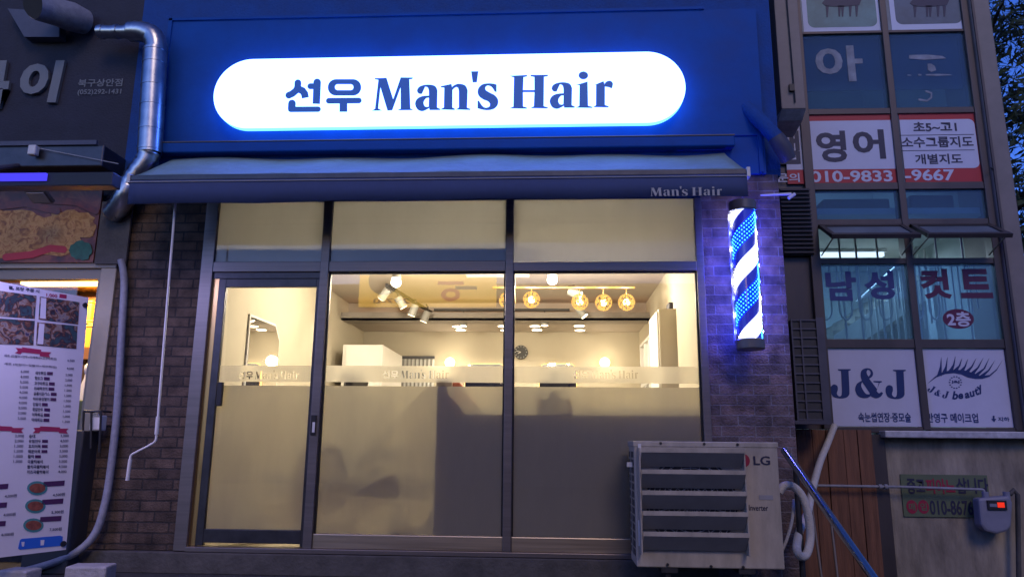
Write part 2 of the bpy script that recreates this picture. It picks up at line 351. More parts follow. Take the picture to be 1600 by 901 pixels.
def offset(poly, d):
    n = len(poly); ar_ = sum(poly[i][0] * poly[(i + 1) % n][1] - poly[(i + 1) % n][0] * poly[i][1] for i in range(n)); sg = 1 if ar_ > 0 else -1; out = []
    for i in range(n):
        a, b, c = Vector(poly[i - 1]), Vector(poly[i]), Vector(poly[(i + 1) % n]); t1, t2 = b - a, c - b
        if t1.length < 1e-7 or t2.length < 1e-7: out.append(tuple(b)); continue
        t1.normalize(); t2.normalize(); q = Vector((t1.y, -t1.x)) + Vector((t2.y, -t2.x))
        q = q.normalized() if q.length > .2 else Vector((t1.y, -t1.x)); out.append(tuple(b + q * d * sg))
    return out
def heavier(gl, d): return [(offset(o, d), [offset(h, -d) for h in hs]) for o, hs in gl]
def gbox(gl):
    q = [p for o, _ in gl for p in o]; return min(p[0] for p in q), min(p[1] for p in q), max(p[0] for p in q), max(p[1] for p in q)
def gmap(gl, b):
    a = gbox(gl); fu = lambda p: (b[0] + (p[0] - a[0]) / (a[2] - a[0]) * (b[2] - b[0]), b[1] + (p[1] - a[1]) / (a[3] - a[1]) * (b[3] - b[1]))
    return [([fu(p) for p in o], [[fu(p) for p in h] for h in hs]) for o, hs in gl]
_tc = {}
def text_tris(body, bold=0., shear=0.):
    key = (body, bold, shear)
    if key not in _tc:
        cu = bpy.data.curves.new('lettering', 'FONT'); cu.body = body; cu.offset = bold; cu.resolution_u = 3; cu.shear = shear
        o = bpy.data.objects.new('lettering', cu); C.objects.link(o); bpy.context.view_layer.update()
        me = bpy.data.meshes.new_from_object(o.evaluated_get(bpy.context.evaluated_depsgraph_get()))
        V = [(v.co.x, v.co.y) for v in me.vertices]; T = [tuple(p.vertices) for p in me.polygons]
        bpy.data.objects.remove(o); bpy.data.curves.remove(cu); bpy.data.meshes.remove(me)
        _tc[key] = (V, T, (min(v[0] for v in V), min(v[1] for v in V), max(v[0] for v in V), max(v[1] for v in V)))
    return _tc[key]
def put_text(mb, pl, body, b, h, bold=.0, shear=0., px=True, keep=False):
    V, T, a = text_tris(body, bold, shear); b = pl.bb(b) if px else b
    return mb.tris(pl, V, T, h, lambda u, v: (b[0] + (u - a[0]) / (a[2] - a[0]) * (b[2] - b[0]), b[1] + (v - a[1]) / max(1e-6, a[3] - a[1]) * (b[3] - b[1])))
def put_glyphs(mb, pl, gl, h):
    v, t = cdt(gl); return mb.tris(pl, v, t, h)
# ================================================================== SETTING
GZ = .105
st_ = MB(); st_.box(-40, 1.72, -40, 40, -1.6, GZ); st_.box(1.72, 40, -40, -.35, -1.6, GZ); st_.box(3.96, 40, -.35, 40, -1.6, GZ); st_.box(1.72, 3.96, .95, 40, -1.6, .1); st_.box(1.72, 3.96, -.35, .95, -1.6, -1.2)
setting(st_.build('street', K['street']))
# room behind the shop front
setting(MB().box(-2.62, 1.25, .07, 4.55, .16, .26).build('floor', K['floorp']))
cl = MB(); cl.box(-2.62, 1.25, .38, 3.62, 2.70, 2.78); cl.box(-2.62, 1.25, .38, .42, 2.78, 3.0); cl.box(-2.62, 1.25, 3.62, 4.5, 2.46, 2.78)
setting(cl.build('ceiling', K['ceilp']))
wl = MB(); wl.box(-2.62, -2.52, .07, 4.4, .26, 2.7); setting(wl.build('wall_left', K['cream']))
wr = MB(); wr.box(1.16, 1.28, .07, 4.4, .26, 2.7); wr.box(1.096, 1.112, .062, 1.1, .26, 2.7); wr.box(1.096, 1.16, 1.1, 1.12, .26, 2.7); setting(wr.build('wall_right', K['cream']))
wb = MB(); wb.box(-2.62, 1.28, 4.4, 4.5, .26, 2.7); setting(wb.build('wall_back', K['cream']))
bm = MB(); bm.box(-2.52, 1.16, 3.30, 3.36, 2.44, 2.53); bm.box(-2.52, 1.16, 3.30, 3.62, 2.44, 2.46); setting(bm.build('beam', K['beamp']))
# ================================================================== BRICK BUILDING
bb = thing('brick_building', 'dark brick building with blue upper wall holding the glowing capsule sign', 'building')
MB().box(-3.30, -2.64, 0, .3, .25, 2.98).build('wall', K['brickL'], bb)
MB().box(1.115, 1.69, -.01, .88, .12, 2.98).build('pier', K['brickR'], bb)
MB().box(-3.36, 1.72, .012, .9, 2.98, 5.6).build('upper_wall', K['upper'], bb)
MB().box(-3.30, 1.115, -.06, .07, GZ, .245).build('plinth', K['plinth'], bb, bevel=.006)
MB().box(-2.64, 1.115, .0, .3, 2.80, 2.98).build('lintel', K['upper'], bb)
FASY = -.035
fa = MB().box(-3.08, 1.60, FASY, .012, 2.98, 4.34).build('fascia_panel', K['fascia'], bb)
e = MB()
for b in ((-3.10, -3.07, 2.99, 4.36), (1.55, 1.58, 2.99, 3.28)): e.box(b[0], b[1], FASY - .014, FASY + .01, b[2], b[3])
e.box(-3.10, 1.2, FASY - .014, FASY + .01, 4.34, 4.362); e.box(1.2, 1.58, FASY - .014, FASY + .01, 3.28, 3.30)
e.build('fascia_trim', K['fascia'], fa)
# ---- lightbox sign
ls = thing('lightbox_sign', 'glowing white capsule lightbox sign with navy lettering on blue upper wall', 'shop sign')
x0, x1 = SIGN.uv(334, 147)[0], SIGN.uv(1071, 134)[0]; z0, z1 = SIGN.uv(700, 196)[1], SIGN.uv(700, 87)[1]
cap = rrect(x0, z0, x1, z1, (z1 - z0) / 2, 16)
MB().prism(SIGN, cap, -.055, -.004).build('casing', emis('sign_side_glow', (.08, .34, 1.), 4.5), ls)
MB().prism(SIGN, cap, -.004, 0).build('face', emis('sign_face_glow', (.085, .16, 1.), 14), ls)
lt = MB(); put_glyphs(lt, SIGN, heavier(LATIN, .0055), .004); put_glyphs(lt, SIGN, heavier(KOR, .003), .004); lt.build('lettering', mat('backlit_navy', (.012, .035, .16), .5, emit=(.05, .22, 1.), es=.3), ls, solid=1)
# ---- awning
aw = thing('awning', 'retractable grey fabric awning half extended above the shop windows', 'awning')
AX0, AX1, AY, AZ, BZ = -2.94, 1.31, -.55, 2.815, 3.13
v, fs = [], []; NX, NY = 60, 6
for j in range(NY + 1):
    for i in range(NX + 1):
        t, s = i / NX, j / NY
        xa = -2.93 + 4.22 * t; xb = AX0 + (AX1 - AX0) * t
        z = BZ + (AZ - BZ) * s + .006 * math.sin(t * 43 + s * 5) * s * (1 - s) * 4 + .018 * math.sin(t * 19) * (1 - s) * math.sin(t * 7 + 1) - .012 * math.sin(math.pi * s)
        v.append((xa + (xb - xa) * s, -.07 + (AY + .07) * s, z))
for j in range(NY):
    for i in range(NX):
        a = j * (NX + 1) + i; fs.append((a, a + 1, a + NX + 2, a + NX + 1))
o = MB().faces(v, fs).build('canopy', K['fabric'], aw, smooth=True); so_ = o.modifiers.new('thick', 'SOLIDIFY'); so_.thickness = .004
MB().box(AX0, AX1, AY - .012, AY + .03, AZ - .035, AZ + .004).build('front_bar', K['darkframe'], aw, bevel=.004)
vv, fs = [], []
for j in range(2):
    for i in range(NX + 1):
        t = i / NX; zb = 2.605 + .02 * t + .004 * math.sin(t * 23)
        vv.append((AX0 + (AX1 - AX0) * t, AY - .014 + (.006 * math.sin(t * 31) if j else 0), zb if j else AZ - .036))
for i in range(NX): fs.append((i, i + 1, NX + 2 + i, NX + 1 + i))
va = MB().faces(vv, fs).build('valance', K['valance'], aw, smooth=True); q = va.modifiers.new('thick', 'SOLIDIFY'); q.thickness = .003
VP = FY(AY - .024)
lt = MB(); put_glyphs(lt, VP, gmap(LATIN, VP.bb((1016, 291, 1128, 306))), 0); lt.build('lettering', K['greyprint'], va, solid=1)
MB().tube([(AX0, AY - .018, AZ - .05), (AX1, AY - .018, AZ - .05)], .0035, 6).build('piping', K['greyprint'], va)
for x in (AX0 - .012, AX1 + .012): MB().box(x - .012, x + .012, AY - .02, AY + .05, AZ - .055, AZ + .014).build('end_cap', K['white'], aw, bevel=.003)
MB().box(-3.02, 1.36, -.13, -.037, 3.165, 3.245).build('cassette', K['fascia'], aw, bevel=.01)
MB().tube([(-3.02, -.125, 3.25), (1.36, -.125, 3.25)], .007, 8).build('cover_edge', K['steel'], aw)
for x in (-2.6, .95):
    a = MB(); a.tube([(x, -.05, 3.0), (x + .25, -.3, 2.9), (x, AY + .03, AZ - .02)], .016, 8); a.build('arm', K['darkframe'], aw)
# ---- crank rod
cr = thing('crank_rod', 'thin white awning crank rod hanging down the dark brick wall', 'crank')
Yc = -.45
pts = [P(274, 316, Yc), P(247, 652, Yc)]
MB().tube(pts, .0085, 10).build('rod', K['white'], cr, smooth=True)
MB().tube([P(247, 650, Yc), P(244.5, 678, Yc)], .013, 10).build('upper_grip', K['white'], cr, smooth=True)
MB().tube(smooth_path([P(244.5, 678, Yc), P(243, 688, Yc), P(236, 694, Yc), P(215, 705, Yc), P(205, 711, Yc), P(203, 720, Yc)]), .008, 10).build('crank_arm', K['white'], cr, smooth=True)
MB().tube([P(203.5, 717, Yc), P(199, 750, Yc)], .012, 10).build('handle', K['white'], cr, smooth=True)
# ================================================================== SHOP FRONT
sf = thing('shop_front', 'steel framed glass shop front with frosted lower panes and warm light inside', 'shopfront')
fr = MB()
zt, zb_ = 2.80, .25
fr.box(-2.64, -2.545, -.03, .06, zb_, zt)
fr.box(-1.722, -1.658, -.035, .055, zb_ + .03, zt); fr.box(-.335, -.277, -.035, .055, zb_ + .03, zt); fr.box(1.06, 1.114, -.03, .06, zb_, zt)
fr.box(-2.545, -1.722, -.03, .05, 2.245, 2.325); fr.box(-1.658, -.335, -.03, .05, 2.245, 2.325); fr.box(-.277, 1.06, -.03, .05, 2.245, 2.315)
fr.box(-2.545, 1.06, -.05, .06, zb_ - .002, zb_ + .03)
fr.build('frame', K['steel'], sf, bevel=.004)
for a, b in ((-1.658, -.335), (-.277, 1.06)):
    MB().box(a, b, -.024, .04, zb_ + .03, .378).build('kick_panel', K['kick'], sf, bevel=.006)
for a, b in ((-2.545, -1.722), (-1.658, -.335), (-.277, 1.06)):
    tp = MB().box(a, b, -.012, -.007, 2.322, 2.80).build('transom_pane', K['dullglass'], sf); MB().box(a, b, .0, .004, 2.323, 2.80).build('frosted_film', K['tfilm'], tp)
# window panes with their film
ZB0, ZB1, ZB2 = P(700, 571)[2], P(700, 597)[2], P(700, 603)[2]
def film_set(parent, a, b, zlow, y, tb):
    pl = FY(y); t = cdt(gmap(KOR + LATIN, pl.bb(tb)), [(a, ZB1), (b, ZB1), (b, ZB0), (a, ZB0)])
    m_ = MB().tris(pl, t[0], t[1], 0); o1 = m_.build('frosted_band', K['film'], parent, solid=1)
    MB().rect(pl, a, zlow, b, ZB2, -.001, .001).build('frosted_film', K['film'], parent)
for a, b, tb in ((-1.658, -.335, (598, 577, 701, 591)), (-.277, 1.06, (896, 577, 997, 591))):
    w_ = MB().box(a, b, .004, .010, .378, 2.245).build('window_pane', K['glass'], sf)
    film_set(w_, a, b, .379, -.004 + .02, tb)
    g = MB(); g.box(a, a + .012, -.004, .02, .378, 2.245); g.box(b - .012, b, -.004, .02, .378, 2.245); g.box(a + .012, b - .012, -.004, .02, 2.233, 2.245); g.build('gasket', K['black'], w_)
# sliding door
dr = MB(); DX0, DX1 = -2.50, -1.722
dr.box(DX0, DX0 + .055, .0, .04, .285, 2.20); dr.box(DX1 - .03, DX1, .0, .04, .285, 2.20)
dr.box(DX0 + .055, DX1 - .03, .0, .04, .305, .395); dr.box(DX0 + .055, DX1 - .03, .0, .04, 2.135, 2.20)
do = dr.build('door', K['darkframe'], sf, bevel=.003)
MB().box(-2.545, -1.722, -.012, .052, 2.2, 2.245).build('door_track', K['darkframe'], sf)
pn = MB().box(DX0 + .055, DX1 - .03, .017, .023, .395, 2.135).build('pane', K['glass'], do)
film_set(do, DX0 + .055, DX1 - .03, .396, .028, (373, 578, 467, 592))
MB().pxrect(FY(-.002), (341, 597, 349, 634), 0, .03).build('handle', K['black'], do, bevel=.004)
lk = MB().pxrect(FY(-.036), (486, 648, 494, 679), 0, .014).build('lock', K['black'], do, bevel=.003)
MB().pxrect(FY(-.05), (488, 659, 492, 675), 0, .003).build('label', K['white'], lk)
MB().box(-2.545, -2.50, .0, .04, .285, 2.2).build('jamb_highlight', K['gold'], sf)  # gold colour stands for the thin warm highlight along the jamb
# ================================================================== INTERIOR
bulb = emis('bulb_glow', (1., .78, .48), 12); ledw = emis('downlight_glow', (1., .82, .55), 9)
def lamp(kind, name, loc, e, parent=None, size=.1, rot=None, spot=1.4):
    l = bpy.data.lights.new(name, kind); l.energy = e; l.color = (1, .86, .62)
    if kind == 'AREA': l.shape = 'DISK'; l.size = size
    else: l.shadow_soft_size = size
    if kind == 'SPOT': l.spot_size = spot; l.spot_blend = .6
    o = bpy.data.objects.new(name, l); C.objects.link(o); o.location = loc
    if rot: o.rotation_euler = rot
    if parent: o.parent = parent
    return o
hb = MB().box(-2.50, -.3, .012, .24, 2.30, 2.42).build('header_box', K['darkframe'], None); tag(hb, 'dark blind box across the window tops behind the left transoms', 'blind box')
# big ceiling spotlights
for (px, py), lb in (((619, 441), 'bright ceiling bulb lamp above the left track spotlights'), ((863, 437), 'bright ceiling bulb lamp above the flower ball pendants')):
    p = PZ(px, py, 2.46); t = thing('ceiling_lamp', lb, 'ceiling lamp', 'bright bulb lamps on the ceiling')
    MB().cyl((p.x, p.y, 2.699), (p.x, p.y, 2.50), .045).build('base', K['white'], t, smooth=True)
    MB().ball((p.x, p.y, 2.46), .046, 3).build('bulb', emis('bare_bulb', (1., .85, .6), 30), t, smooth=True)
    lamp('POINT', 'bulb_light', (p.x, p.y, 2.38), 96, t, .05)
# cove strip
cv = MB().box(-2.48, 1.13, 3.40, 3.43, 2.462, 2.475).build('cove_light', emis('cove_glow', (1., .50, .20), 5.)); tag(cv, 'warm orange light strip hidden on top of the ceiling beam', 'light strip')
# downlights in the lower ceiling
D = [(715, 508), (720, 513.5), (786, 507.5), (790, 514), (836, 507.5), (839, 513.5), (905, 507), (906, 514)]
for i, (px, py) in enumerate(D):
    p = PZ(px, py, 2.46); side = ('left', 'second', 'third', 'right')[i // 2]
    t = thing('downlight', '%s downlight of the %s pair in the low rear ceiling' % (('front', 'rear')[i % 2], {'left': 'leftmost', 'right': 'rightmost'}.get(side, side)), 'downlight', 'downlights in the rear ceiling')
    MB().cyl((p.x, p.y, 2.459), (p.x, p.y, 2.445), .075, n=24).build('rim', K['white'], t, smooth=True)
    MB().cyl((p.x, p.y, 2.4445), (p.x, p.y, 2.440), .062, n=24).build('diffuser', ledw, t)
    if i % 2 == 0: lamp('SPOT', 'downlight_beam', (p.x, p.y, 2.42), 28, t, .06, spot=2.4)
# tracks and spotlights
tk = MB().box(0, .03, -1, 0, 0, .03)
def bar_(name, a, b, w_, m_, parent=None): 
    a, b = Vector(a), Vector(b); d = b - a; return MB().obox((a + b) / 2, d, d.cross(Vector((0, 0, 1))), Vector((0, 0, 1)), d.length, w_, w_).build(name, m_, parent)
tk.b.free()
t1 = bar_('light_track', PZ(604, 445, 2.58), PZ(682, 493, 2.58), .03, K['black']); tag(t1, 'short black light track hanging at left and running away from window', 'light track')
t2 = bar_('light_track', PZ(678, 484, 2.58), PZ(890, 484, 2.58), .028, K['black']); tag(t2, 'long black light track running across the room', 'light track')
for (px, py) in ((650, 430), (671, 425)): pass
def spot(px, py, Z, tilt, lb, on=True):
    p = PZ(px, py, Z); t = thing('spotlight', lb, 'spotlight', 'white track spotlights'); a = Vector(tilt).normalized()
    MB().cyl(p - a * .065, p + a * .065, .042, .046).build('housing', K['spotgrey'], t, smooth=True)
    MB().cyl(p + a * .0655, p + a * .068, .040).build('lens', bulb, t)
    MB().tube([p - a * .05, p - a * .07 + Vector((0, 0, .05)), Vector((p.x, p.y, 2.58))], .008, 8).build('stem', K['black'], t)
    if on:
        l = lamp('SPOT', 'spot_beam', p + a * .09, 16, t, .04, spot=1.5); l.rotation_euler = a.to_track_quat('-Z', 'Y').to_euler()
spot(601, 459, 2.54, (-.6, .25, -.75), 'white spotlight nearest the window on the left track, right below bulb lamp')
spot(626, 472, 2.50, (.5, .25, -.85), 'second white spotlight from the window on the left track')
spot(646, 484, 2.46, (-.35, .1, -.9), 'third white spotlight from the window on the left track', False)
spot(665, 494, 2.44, (-.35, .1, -.9), 'white spotlight at far end of left track', False)
spot(724, 501, 2.47, (0, -.05, -1), 'leftmost white spotlight on the long cross track')
spot(851, 500, 2.47, (0, -.05, -1), 'white spotlight at middle of the long cross track')
spot(898, 458, 2.50, (.8, -.2, -.35), 'white spotlight tilted beside the middle flower ball pendant', False)
spot(908, 487, 2.47, (.55, -.1, -.7), 'white spotlight tilted at right end of the cross track', False)
# gold rail with flower ball pendants
RY = 1.78; a, b = P(770, 449, RY), P(992, 449, RY)
rl = MB().tube([a, b], .012, 8).build('pendant_rail', K['gold'], None, smooth=True); tag(rl, 'thin gold rail carrying the flower ball pendant lamps', 'rail')
petal = emis('petal_glow', (1., .55, .13), 1.5); core = emis('pendant_bulb_glow', (1., .74, .36), 9)
N5 = [(793, 469), (830.5, 468), (906, 471.5), (943, 472.5), (979, 472)]
nm = ['flower ball pendant lamp partly behind the window mullion', 'flower ball pendant lamp just right of the window mullion', 'flower ball pendant lamp beside a tilted white spotlight', 'flower ball pendant lamp second from the right end of rail', 'flower ball pendant lamp at the right end of the gold rail']
for (px, py), lb in zip(N5, nm):
    c = P(px, py, RY); t = thing('pendant_lamp', lb, 'pendant lamp', 'golden flower ball pendants'); fl = MB()
    for k in range(46):
        z = 1 - 2 * (k + .5) / 46; q = k * 2.39996; n = Vector((math.sqrt(1 - z * z) * math.cos(q), math.sqrt(1 - z * z) * math.sin(q), z))
        n = (n + Vector((random.uniform(-.15, .15), random.uniform(-.15, .15), random.uniform(-.15, .15)))).normalized(); x = n.orthogonal().normalized(); y = n.cross(x); cc = c + n * .078; ph = random.random() * 6
        vs = [cc - n * .008]; fs = []
        for i in range(10): rr = .026 if i % 2 else .010; an = ph + i * math.pi / 5; vs.append(cc + (x * math.cos(an) + y * math.sin(an)) * rr + n * (.006 if i % 2 else 0))
        fl.faces(vs, [(0, 1 + i, 1 + (i + 1) % 10) for i in range(10)])
    fl.build('petals', petal, t, solid=1)
    MB().ball(c, .034, 3).build('bulb', core, t, smooth=True)
    MB().tube([c + Vector((0, 0, .05)), Vector((c.x, RY, a.z))], .005, 6).build('cord', K['gold'], t)
    lamp('POINT', 'pendant_light', c + Vector((0, -.12, 0)), 8, t, .06)
# ceiling air conditioner cassette
ca = thing('ceiling_air_conditioner', 'white square ceiling air conditioner seen behind the middle window top', 'air conditioner')
MB().box(-.86, -.22, 1.35, 2.0, 2.655, 2.699).build('casing', K['white'], ca, bevel=.01)
g = MB()
for i in range(12): g.box(-.72, -.36, 1.5 + i * .03, 1.51 + i * .03, 2.648, 2.6545)
g.build('grille', K['greyface'], ca)
# clock, globes, mirrors on back wall
c = P(814, 550, 4.38); r = .092
ck = thing('wall_clock', 'round black wall clock on the cream back wall', 'clock')
MB().cyl((c.x, 4.399, c.z), (c.x, 4.365, c.z), r, n=40).build('body', K['black'], ck, smooth=True)
h = MB()
for k in range(12): q = k * math.pi / 6; h.obox((c.x + .075 * math.sin(q), 4.362, c.z + .075 * math.cos(q)), (math.cos(q), 0, -math.sin(q)), (0, 1, 0), (math.sin(q), 0, math.cos(q)), .006, .003, .014)
h.build('hour_marks', K['white'], ck)
for q, L in ((rad(245), .045), (rad(285), .062)): MB().obox((c.x + L / 2 * math.sin(q), 4.360, c.z + L / 2 * math.cos(q)), (math.cos(q), 0, -math.sin(q)), (0, 1, 0), (math.sin(q), 0, math.cos(q)), .007, .002, L).build('hand', K['white'], ck)
for (px, py), lb in (((703, 566), 'round glowing globe wall lamp left of the clock'), ((945, 566), 'round glowing globe wall lamp right of the clock')):
    c = P(px, py, 4.3); t = thing('globe_lamp', lb, 'wall lamp', 'globe wall lamps')
    MB().ball(c, .068, 3).build('globe', emis('globe_glow', (1., .74, .36), 7), t, smooth=True)
    MB().cyl((c.x, 4.399, c.z), (c.x, c.y, c.z), .025).build('bracket', K['gold'], t)
    lamp('POINT', 'globe_light', c + Vector((0, -.1, 0)), 5, t, .07)
for (p0, p1), lb in (((728, 790), 'rounded back wall mirror with glowing edge left of the clock'), ((843, 900), 'rounded back wall mirror with glowing edge right of the clock')):
    pl = FY(4.395); a, b = pl.uv(p0, 569), pl.uv(p1, 569); t = thing('wall_mirror', lb, 'mirror', 'mirrors on the back wall')
    MB().prism(pl, rrect(a[0] - .01, 1.0, b[0] + .01, a[1] + .008, .10), .002, .02).build('glow_edge', emis('mirror_edge', (1., .62, .2), 3.), t)
    MB().prism(pl, rrect(a[0], 1.01, b[0], a[1], .09), .03, .045).build('glass', K['mirror'], t)
    MB().prism(pl, rrect(a[0], 1.01, b[0], a[1], .09), .021, .0295).build('frame', K['black'], t)
# hex mirror on left wall
hm = thing('hexagonal_mirror', 'large angular mirror with pale frame on left wall behind the door', 'mirror')
Pm = Plane((-2.515, 0, 0), (0, 1, 0), (0, 0, 1))
pts = [PX(x, y, -2.515) for x, y in ((429, 506), (435, 530), (432, 566))]
yz = [(p.y, p.z) for p in pts]; y0 = PX(389, 490, -2.515); 
out = [(yz[0][0], yz[0][1]), (yz[1][0], yz[1][1]), (yz[1][0], .95), (yz[0][0], .75), (y0.y, .75), (y0.y, y0.z)]
MB().prism(Pm, out, .0, .012).build('frame', K['white'], hm)
cy, cz = sum(p[0] for p in out) / 6, sum(p[1] for p in out) / 6
MB().prism(Pm, [(cy + (p[0] - cy) * .955, cz + (p[1] - cz) * .965) for p in out], .0125, .015).build('glass', K['mirror'], hm)
# white storage cabinet and curtain at the rear left
cb = thing('tall_white_cabinet', 'tall plain white cabinet in the rear left corner', 'cabinet')
MB().box(-2.36, -1.90, 2.9, 4.0, .262, 2.085).build('body', K['white'], cb, bevel=.006)
MB().box(-2.32, -1.905, 2.885, 2.8995, .3, 2.07).build('door', K['white'], cb, bevel=.003)
ct = thing('doorway_curtain', 'pale curtain hung in rear doorway right of the white cabinet', 'curtain')
q = [P(628, 556, 4.38), P(678, 600, 4.38)]
MB().box(q[0].x, q[1].x, 4.36, 4.39, q[0].z - .035, q[0].z).build('rail', K['darkframe'], ct)
n = 40; vs = []
for z in (q[0].z - .04, .4):
    for i in range(n + 1): vs.append((q[0].x + (q[1].x - q[0].x) * i / n, 4.365 + .012 * math.sin(i * 1.3), z))
MB().faces(vs, [(i, i + 1, n + 2 + i, n + 1 + i) for i in range(n)]).build('cloth', K['greyprint'], ct, smooth=True)
# right cabinets
rc = thing('tall_cream_cabinet', 'tall cream cabinet standing against right wall of the shop', 'cabinet')
p0 = P(1029, 482, 1.2)
MB().box(p0.x, 1.155, 1.2, 1.75, .262, p0.z).build('body', K['cream'], rc, bevel=.004)
MB().box(p0.x - .016, p0.x - .001, 1.22, 1.73, .3, p0.z - .02).build('door', K['white'], rc, bevel=.003)
bk = MB().box(p0.x + .1, p0.x + .14, 1.25, 1.4, p0.z + .001, p0.z + .07).build('hair_clipper', K['darkstuff'], None, bevel=.01); tag(bk, 'small dark object lying on the tall cream cabinet', 'box')
sh = thing('open_shelf', 'open white shelf unit behind the tall cream cabinet', 'shelf'); g = MB()
sz = p0.z - .12; sx0 = p0.x + .02
for y in (1.78, 2.12, 2.46, 2.80): g.box(sx0, 1.15, y, y + .03, .262, sz)
g.build('upright', K['white'], sh); g = MB()
for k in range(5): g.box(sx0, 1.15, 1.811, 2.80, .30 + k * (sz - .3) / 4.05, .33 + k * (sz - .3) / 4.05)
g.build('shelves', K['white'], sh); MB().box(1.151, 1.158, 1.78, 2.83, .27, sz).build('back_panel', K['greyface'], sh)
# reception counter
rc2 = thing('reception_counter', 'grey panelled reception counter close behind the frosted right windows', 'counter')
YC_ = .085
cz = P(900, 643, YC_).z; cx0 = P(706, 640, YC_).x
MB().box(cx0, 1.05, YC_, YC_ + .02, .262, cz).build('front_panel', K['greyface'], rc2)
MB().box(cx0, 1.05, YC_ - .008, .60, cz + .001, cz + .03).build('counter_top', K['cream'], rc2)
for x in (P(893, 740, YC_).x, P(985, 740, YC_).x): MB().box(x - .012, x + .012, YC_ - .006, YC_ - .001, .262, cz).build('panel_joint', K['acdark'], rc2)
MB().box(cx0, 1.05, YC_ - .010, YC_ - .001, .262, .42).build('skirting', K['pillar'], rc2)
MB().box(P(682, 590, .06).x, cx0 - .003, .057, .50, .262, P(690, 590, .06).z).build('end_post', K['postbrown'], rc2)
mo = thing('monitor', 'dark computer monitor standing on the reception counter', 'monitor')
a, b = P(843, 594, .2), P(888, 640, .2)
MB().box(a.x, b.x, .18, .21, cz + .06, a.z).build('screen', K['darkstuff'], mo, bevel=.006); MB().box((a.x + b.x) / 2 - .03, (a.x + b.x) / 2 + .03, .211, .24, cz + .032, cz + .3).build('stand', K['black'], mo); MB().box((a.x + b.x) / 2 - .1, (a.x + b.x) / 2 + .1, .14, .28, cz + .031, cz + .045).build('foot', K['black'], mo)
bg_ = MB(); a, b = P(712, 600, .3), P(738, 640, .3)
pl = FY(.12); o = MB().prism(pl, [(a.x, cz + .031), (b.x + .06, cz + .031), (b.x, cz + .12), (a.x + .05, a.z), (a.x, a.z)], -.12, .0).build('paper_bag', mat('salmon_paper', (.65, .2, .13), .7), None, bevel=.006); tag(o, 'salmon red bag on the left end of reception counter', 'bag'); bg_.b.free()
o = MB().box(P(770, 620, .4).x, P(842, 620, .4).x, .26, .5, cz + .031, cz + .19).build('card_box', K['brown'], None, bevel=.004); tag(o, 'brown box on the counter between red bag and monitor', 'box')
# barber chairs
def chair(x, y, rz, s, lb):
    t = thing('barber_chair', lb, 'barber chair', 'barber chairs'); z = .262
    MB().cyl((0, 0, z), (0, 0, z + .04), .28, n=28).build('base', K['chrome'], t, smooth=True); MB().cyl((0, 0, z + .04), (0, 0, z + .34), .05).build('column', K['chrome'], t, smooth=True)
    MB().box(-.28, .28, -.27, .27, z + .34, z + .50).build('seat', K['leather'], t, bevel=.04)
    MB().obox((0, .33, z + .82), (1, 0, 0), (0, 1, .2), (0, -.2, 1), .52, .13, .66).build('backrest', K['leather'], t, bevel=.04)
    MB().obox((0, .42, z + 1.22), (1, 0, 0), (0, 1, .2), (0, -.2, 1), .26, .08, .14).build('headrest', K['leather'], t, bevel=.03)
    for q in (-.33, .33): MB().box(q - .04, q + .04, -.2, .3, z + .62, z + .69).build('armrest', K['leather'], t, bevel=.02)
    MB().obox((0, -.42, z + .22), (1, 0, 0), (0, 1, .8), (0, -.8, 1), .4, .04, .3).build('footrest', K['leather'], t, bevel=.01)
    t.location = (x, y, 0); t.rotation_euler = (0, 0, rz)
chair(-1.2, .55, rad(70), 1, 'dark leather barber chair behind the middle frosted window')
chair(-2.05, .95, rad(-60), 1, 'dark leather barber chair blurred behind the sliding door')
# ================================================================== BARBER POLE
bp = thing('barber_pole', 'lit barber pole with blue and white spiral lights on brick pier', 'barber pole')
px_, py_, pr = 1.365, -.20, .088
z0, z1 = 1.715, 2.63
MB().cyl((px_, py_, z1), (px_, py_, z1 + .075), pr + .008, n=40).build('top_cap', K['capgrey'], bp, smooth=True, bevel=.008)
MB().cyl((px_, py_, z0 - .07), (px_, py_, z0), pr + .008, n=40).build('bottom_cap', K['capgrey'], bp, smooth=True, bevel=.008)
MB().cyl((px_, py_, z0), (px_, py_, z1), pr - .012, n=40).build('core', mat('pole_core', (.03, .05, .25), .3, coat=.5, emit=(.035, .04, 1.), es=.35), bp, smooth=True)
MB().cyl((px_, py_, z0), (px_, py_, z1), pr + .004, n=40).build('tube', glass('acrylic'), bp, smooth=True)
MB().box(px_ - pr - .004, px_ - pr + .03, py_ + .02, py_ + .05, z0, z1).build('tube_highlight', K['white'], bp)  # added white strip, stands for the bright reflection down the tube's left edge
for z in (z0 + .02, z1 - .02): MB().box(px_ - .03, px_ + .03, py_ + pr, -.012, z - .02, z + .02).build('bracket', K['darkframe'], bp)
pitch = .475
